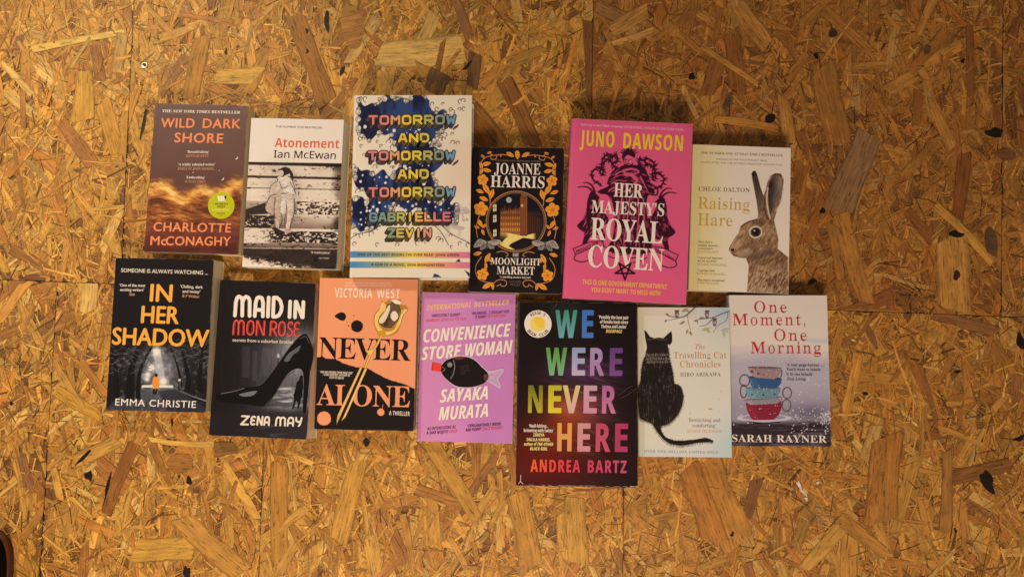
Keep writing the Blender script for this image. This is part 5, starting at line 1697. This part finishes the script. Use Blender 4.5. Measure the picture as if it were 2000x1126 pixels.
for k in range(0, len(pc), 1):                              # tufts over the outline
    p, q = pc[k], pc[(k + 1) % len(pc)]
    if p[1] < 330:
        continue
    d = (q - p) / (np.linalg.norm(q - p) + 1e-6)
    nrm = np.array([d[1], -d[0]])
    e = p + nrm * rg.uniform(4, 10) + np.array([0, rg.uniform(2, 9)])
    b.line([p - nrm * 4, e], [6, 2], (40, 31, 28))
for yq in (372, 398, 420):
    for k in range(30):
        px = 92 + k * 5.6 + rg.uniform(-2, 2)
        if 96 < px < 256:
            b.line([(px, yq + rg.uniform(-6, 6)), (px + rg.uniform(-3, 3), yq + rg.uniform(8, 18))], 2.6, (150, 138, 122))
b.line([(90, 272), (150, 268), (240, 275)], 2.2, (130, 118, 106))
BR = (104, 84, 78)
for pts, wd in (([(440, 45), (400, 85), (365, 112), (330, 122), (290, 118), (250, 112)], [10, 5]), ([(250, 112), (236, 98), (240, 90)], [4, 3]), ([(330, 122), (280, 135), (235, 142)], [4, 3]), ([(378, 100), (388, 160), (402, 210)], [4, 3]),
                ([(668, 85), (610, 105), (560, 125), (500, 133), (440, 140)], [8, 4]), ([(560, 125), (530, 160), (500, 180), (465, 184)], [6, 3]), ([(660, 90), (650, 145), (600, 175), (575, 200), (560, 230)], [4, 3])):
    b.line(crom(pts, False), wd, BR, name='branches')
for x, y, L, a, c in ((240, 100, 30, 20, (120, 106, 84)), (228, 144, 26, 130, (110, 96, 80)), (345, 158, 46, -28, (150, 140, 96)), (402, 232, 34, 70, (120, 104, 80)), (378, 220, 34, 110, (140, 124, 92)), (362, 72, 50, -25, (156, 140, 104)), (385, 80, 30, 20, (140, 122, 90)),
                     (438, 148, 34, 10, (140, 130, 100)), (480, 128, 40, 0, (136, 124, 92)), (510, 206, 60, -14, (176, 170, 112)), (525, 220, 40, 50, (170, 166, 110)), (450, 160, 20, 80, (130, 118, 90)), (640, 210, 60, -12, (180, 178, 140)), (632, 240, 46, 80, (176, 174, 136)), (650, 225, 34, 30, (186, 182, 150))):
    d = np.array([math.cos(R_(a)), math.sin(R_(a))])
    q = np.array([-d[1], d[0]])
    o = np.array([x, y])
    b.poly([o - d * L / 2, o + q * L * .2, o + d * L / 2, o - q * L * .2], c, True, 'branches')
for x, y in ((306, 96), (515, 102), (568, 156)):             # three small owls
    b.ell(x, y, 15, 24, (112, 86, 80), name='branches')
    b.ell(x, y + 6, 8, 13, (214, 196, 178))
    b.line([(x - 12, y - 22), (x + 14, y - 21)], 8, (92, 62, 58))
    b.line([(x, y - 16), (x - 1, y + 18)], 5, (96, 62, 58))
    b.line([(x - 6, y + 24), (x + 8, y + 26)], 8, (84, 66, 62))
for x, y in ((540, 753), (612, 632), (400, 780), (598, 686)):
    b.ell(x, y, 14 if x == 540 else 7, 4, (178, 134, 92) if x == 540 else (204, 182, 150))
T = b.text
br = (192, 122, 70)
T('The', 433, 342, 503, 343, 34, br, 'serif_italic', tw, -.012)
T('Travelling Cat', 285, 403, 650, 407, 43, br, 'serif', tw, -.024)
T('Chronicles', 330, 465, 610, 468, 43, br, 'serif', tw, -.024)
T('HIRO ARIKAWA', 332, 528, 610, 529, 26, (104, 94, 88), 'serif', 'author_lettering', -.014, 1.1)
T("'Bewitching and", 388, 838, 608, 841, 24, (122, 116, 112), 'serif', off=-.012)
T("comforting'", 418, 875, 577, 878, 24, (122, 116, 112), 'serif', off=-.012)
T('SUNDAY TELEGRAPH', 385, 910, 620, 913, 18, (206, 148, 98), 'serif', off=-.01)
T('OVER ONE MILLION COPIES SOLD', 85, 1046, 593, 1055, 16, (140, 140, 138), 'serif', 'tagline_lettering', -.008, 1.15)
b.spine_colour = (206, 194, 158)
b.build('paperback_book', 'pale paperback with a black cat seen from behind below a branch of owls')

# 13  stack of teacups in falling snow
b = Book('mome', [(55, 38), (742, 42), (765, 1080), (85, 1072)], 0.3236, -0.0280, R_(-0.15), .1274, .1959, .020, lift=.0006)
X, Y = b.X, b.Y
n1, n2 = fbm(X, Y, 240, 70, 91), fbm(X, Y, 20, 12, 92, 3)
cl = np.clip((Y - 380 + 90 * (n1 - .5) - 40 * sstep(500, 760, X)) / 120, 0, 1)
b.col = mix((224, 204, 184), (178, 166, 172), cl)
b.col = mix(b.col, (150, 138, 146), sstep(620, 860, Y) * .8)
b.paint(np.exp(-((Y - 355 - .05 * (X - 600)) / 18) ** 2) * sstep(480, 680, X) * .5, (178, 178, 186))
b.paint(np.exp(-((X - 620) / 140) ** 2 - ((Y - 850) / 55) ** 2) * .75, (96, 86, 104))
wood = sstep(890, 930, Y + 40 * (n1 - .5))
b.paint(wood, mix((50, 36, 42), (96, 80, 88), sstep(.45, .75, fbm(X, Y, 130, 10, 93))), ILL)
rg = np.random.default_rng(6)
for k in range(240):
    px, py = (rg.uniform(90, 760), rg.uniform(440, 940)) if k < 90 else (rg.uniform(480, 762), rg.uniform(810, 1000))
    if k >= 170:
        px, py = rg.uniform(690, 762), rg.uniform(840, 930)
    r1 = rg.uniform(1.6, 4.4)
    b.ell(px, py, r1, r1, (222, 216, 222), soft=2)
CU = 'teacup_stack'
DKB = (66, 48, 46)
def ring(cx_, cy_, rx, ry, wd, c):
    a = np.linspace(0, 2 * math.pi, 26)
    b.ribbon(CU, np.c_[cx_ + rx * np.cos(a), cy_ + ry * np.sin(a)], wd, c)
b.disc(CU, 304, 886, 186, 26, (196, 188, 196))
b.disc(CU, 304, 882, 150, 18, (150, 142, 152))
b.shape(CU, [(170, 900), (300, 918), (440, 905), (400, 918), (250, 922)], (40, 28, 32))
def cup(top_l, top_r, bot_r, bot_l, c, rim, handle=None, dots=None):
    if handle:
        for hx, hy, rx, ry in handle:
            ring(hx, hy, rx, ry, 8, DKB)
            ring(hx, hy, rx, ry, 2.5, (132, 112, 106))
    tl, tr, br_, bl = map(np.array, (top_l, top_r, bot_r, bot_l))
    pts = [tl, tl * .62 + bl * .38 + np.array([-2, 6]), bl + np.array([4, -8]), bl + np.array([24, 6]), br_ + np.array([-24, 6]), br_ + np.array([-4, -8]), tr * .62 + br_ * .38 + np.array([2, 6]), tr]
    b.shape(CU, np.array(pts), c)
    p = np.array(pts)
    cen = p.mean(0)
    lft = np.array([tl, tl * .6 + bl * .4, bl + np.array([16, 2]), bl + np.array([62, 5]), tl + np.array([44, 6])])
    b.shape(CU, lft, tuple(np.clip(np.array(c) * 1.10, 0, 250)))
    mid = (tl + tr) / 2
    b.shape(CU, [(mid[0] + (tr - tl)[0] / 2 * math.cos(a), mid[1] + (tr - tl)[1] / 2 * math.cos(a) + 8 * math.sin(a)) for a in np.linspace(0, 2 * math.pi, 26, endpoint=False)], rim)
    for q in dots or []:
        b.disc(CU, q[0], q[1], q[2], q[2] * .85, q[3], 10)
    b.ribbon(CU, [tl, tr], 3, tuple(np.clip(np.array(rim) * 1.15, 0, 250)))
cup((176, 786), (430, 774), (402, 890), (210, 894), (132, 36, 52), (98, 34, 46), [(458, 800, 30, 40)])
cup((164, 762), (432, 742), (418, 782), (186, 790), (142, 132, 136), (112, 98, 102))
cup((176, 682), (416, 680), (402, 744), (190, 750), (106, 136, 142), (84, 106, 112), [(462, 716, 30, 38), (162, 704, 22, 44)], [(220, 726, 7, (50, 70, 76)), (298, 728, 8, (50, 70, 76)), (376, 724, 7, (50, 70, 76))])
cup((196, 604), (426, 620), (408, 678), (210, 674), (54, 84, 122), (42, 60, 90), [(168, 630, 34, 40)])
cup((188, 540), (424, 546), (398, 616), (222, 606), (154, 124, 122), (112, 84, 80), [(400, 580, 26, 34)], [(220, 568, 12, (120, 66, 76)), (262, 584, 11, (130, 74, 78)), (240, 560, 7, (96, 100, 76)), (300, 592, 7, (140, 90, 90))])
for k in range(60):
    px, py = rg.uniform(170, 430), rg.uniform(540, 890)
    r1 = rg.uniform(1.5, 3.6)
    b.disc(CU, px, py, r1, r1, (214, 204, 210), 7)
T = b.text
rd = (192, 44, 44)
for s, x0, y0, x1, y1 in (('One', 232, 161, 460, 163), ('Moment,', 82, 248, 588, 250), ('One', 373, 357, 600, 359), ('Morning', 210, 443, 697, 446)):
    T(s, x0, y0, x1, y1, 78, rd, 'serif', tw, -.030, 1.16)
for s, x0, y0, x1, y1, f in (("'A real page-turner ....", 457, 533, 715, 535, 'serif'), ("You'll want to inhale", 457, 563, 693, 566, 'serif'), ("it in one breath'", 457, 596, 640, 598, 'serif'), ('Easy Living', 460, 628, 590, 630, 'serif_italic')):
    T(s, x0, y0, x1, y1, 19, (70, 56, 60), f)
T('SARAH RAYNER', 84, 1043, 733, 1052, 48, (236, 214, 192), 'serif', 'author_lettering', -.006, 1.06)
b.spine_colour = (170, 152, 172)
b.build('paperback_book', 'pale paperback with red serif title above a stack of five teacups in snow')

_pen = PEN.data
bpy.data.objects.remove(PEN)
bpy.data.curves.remove(_pen)
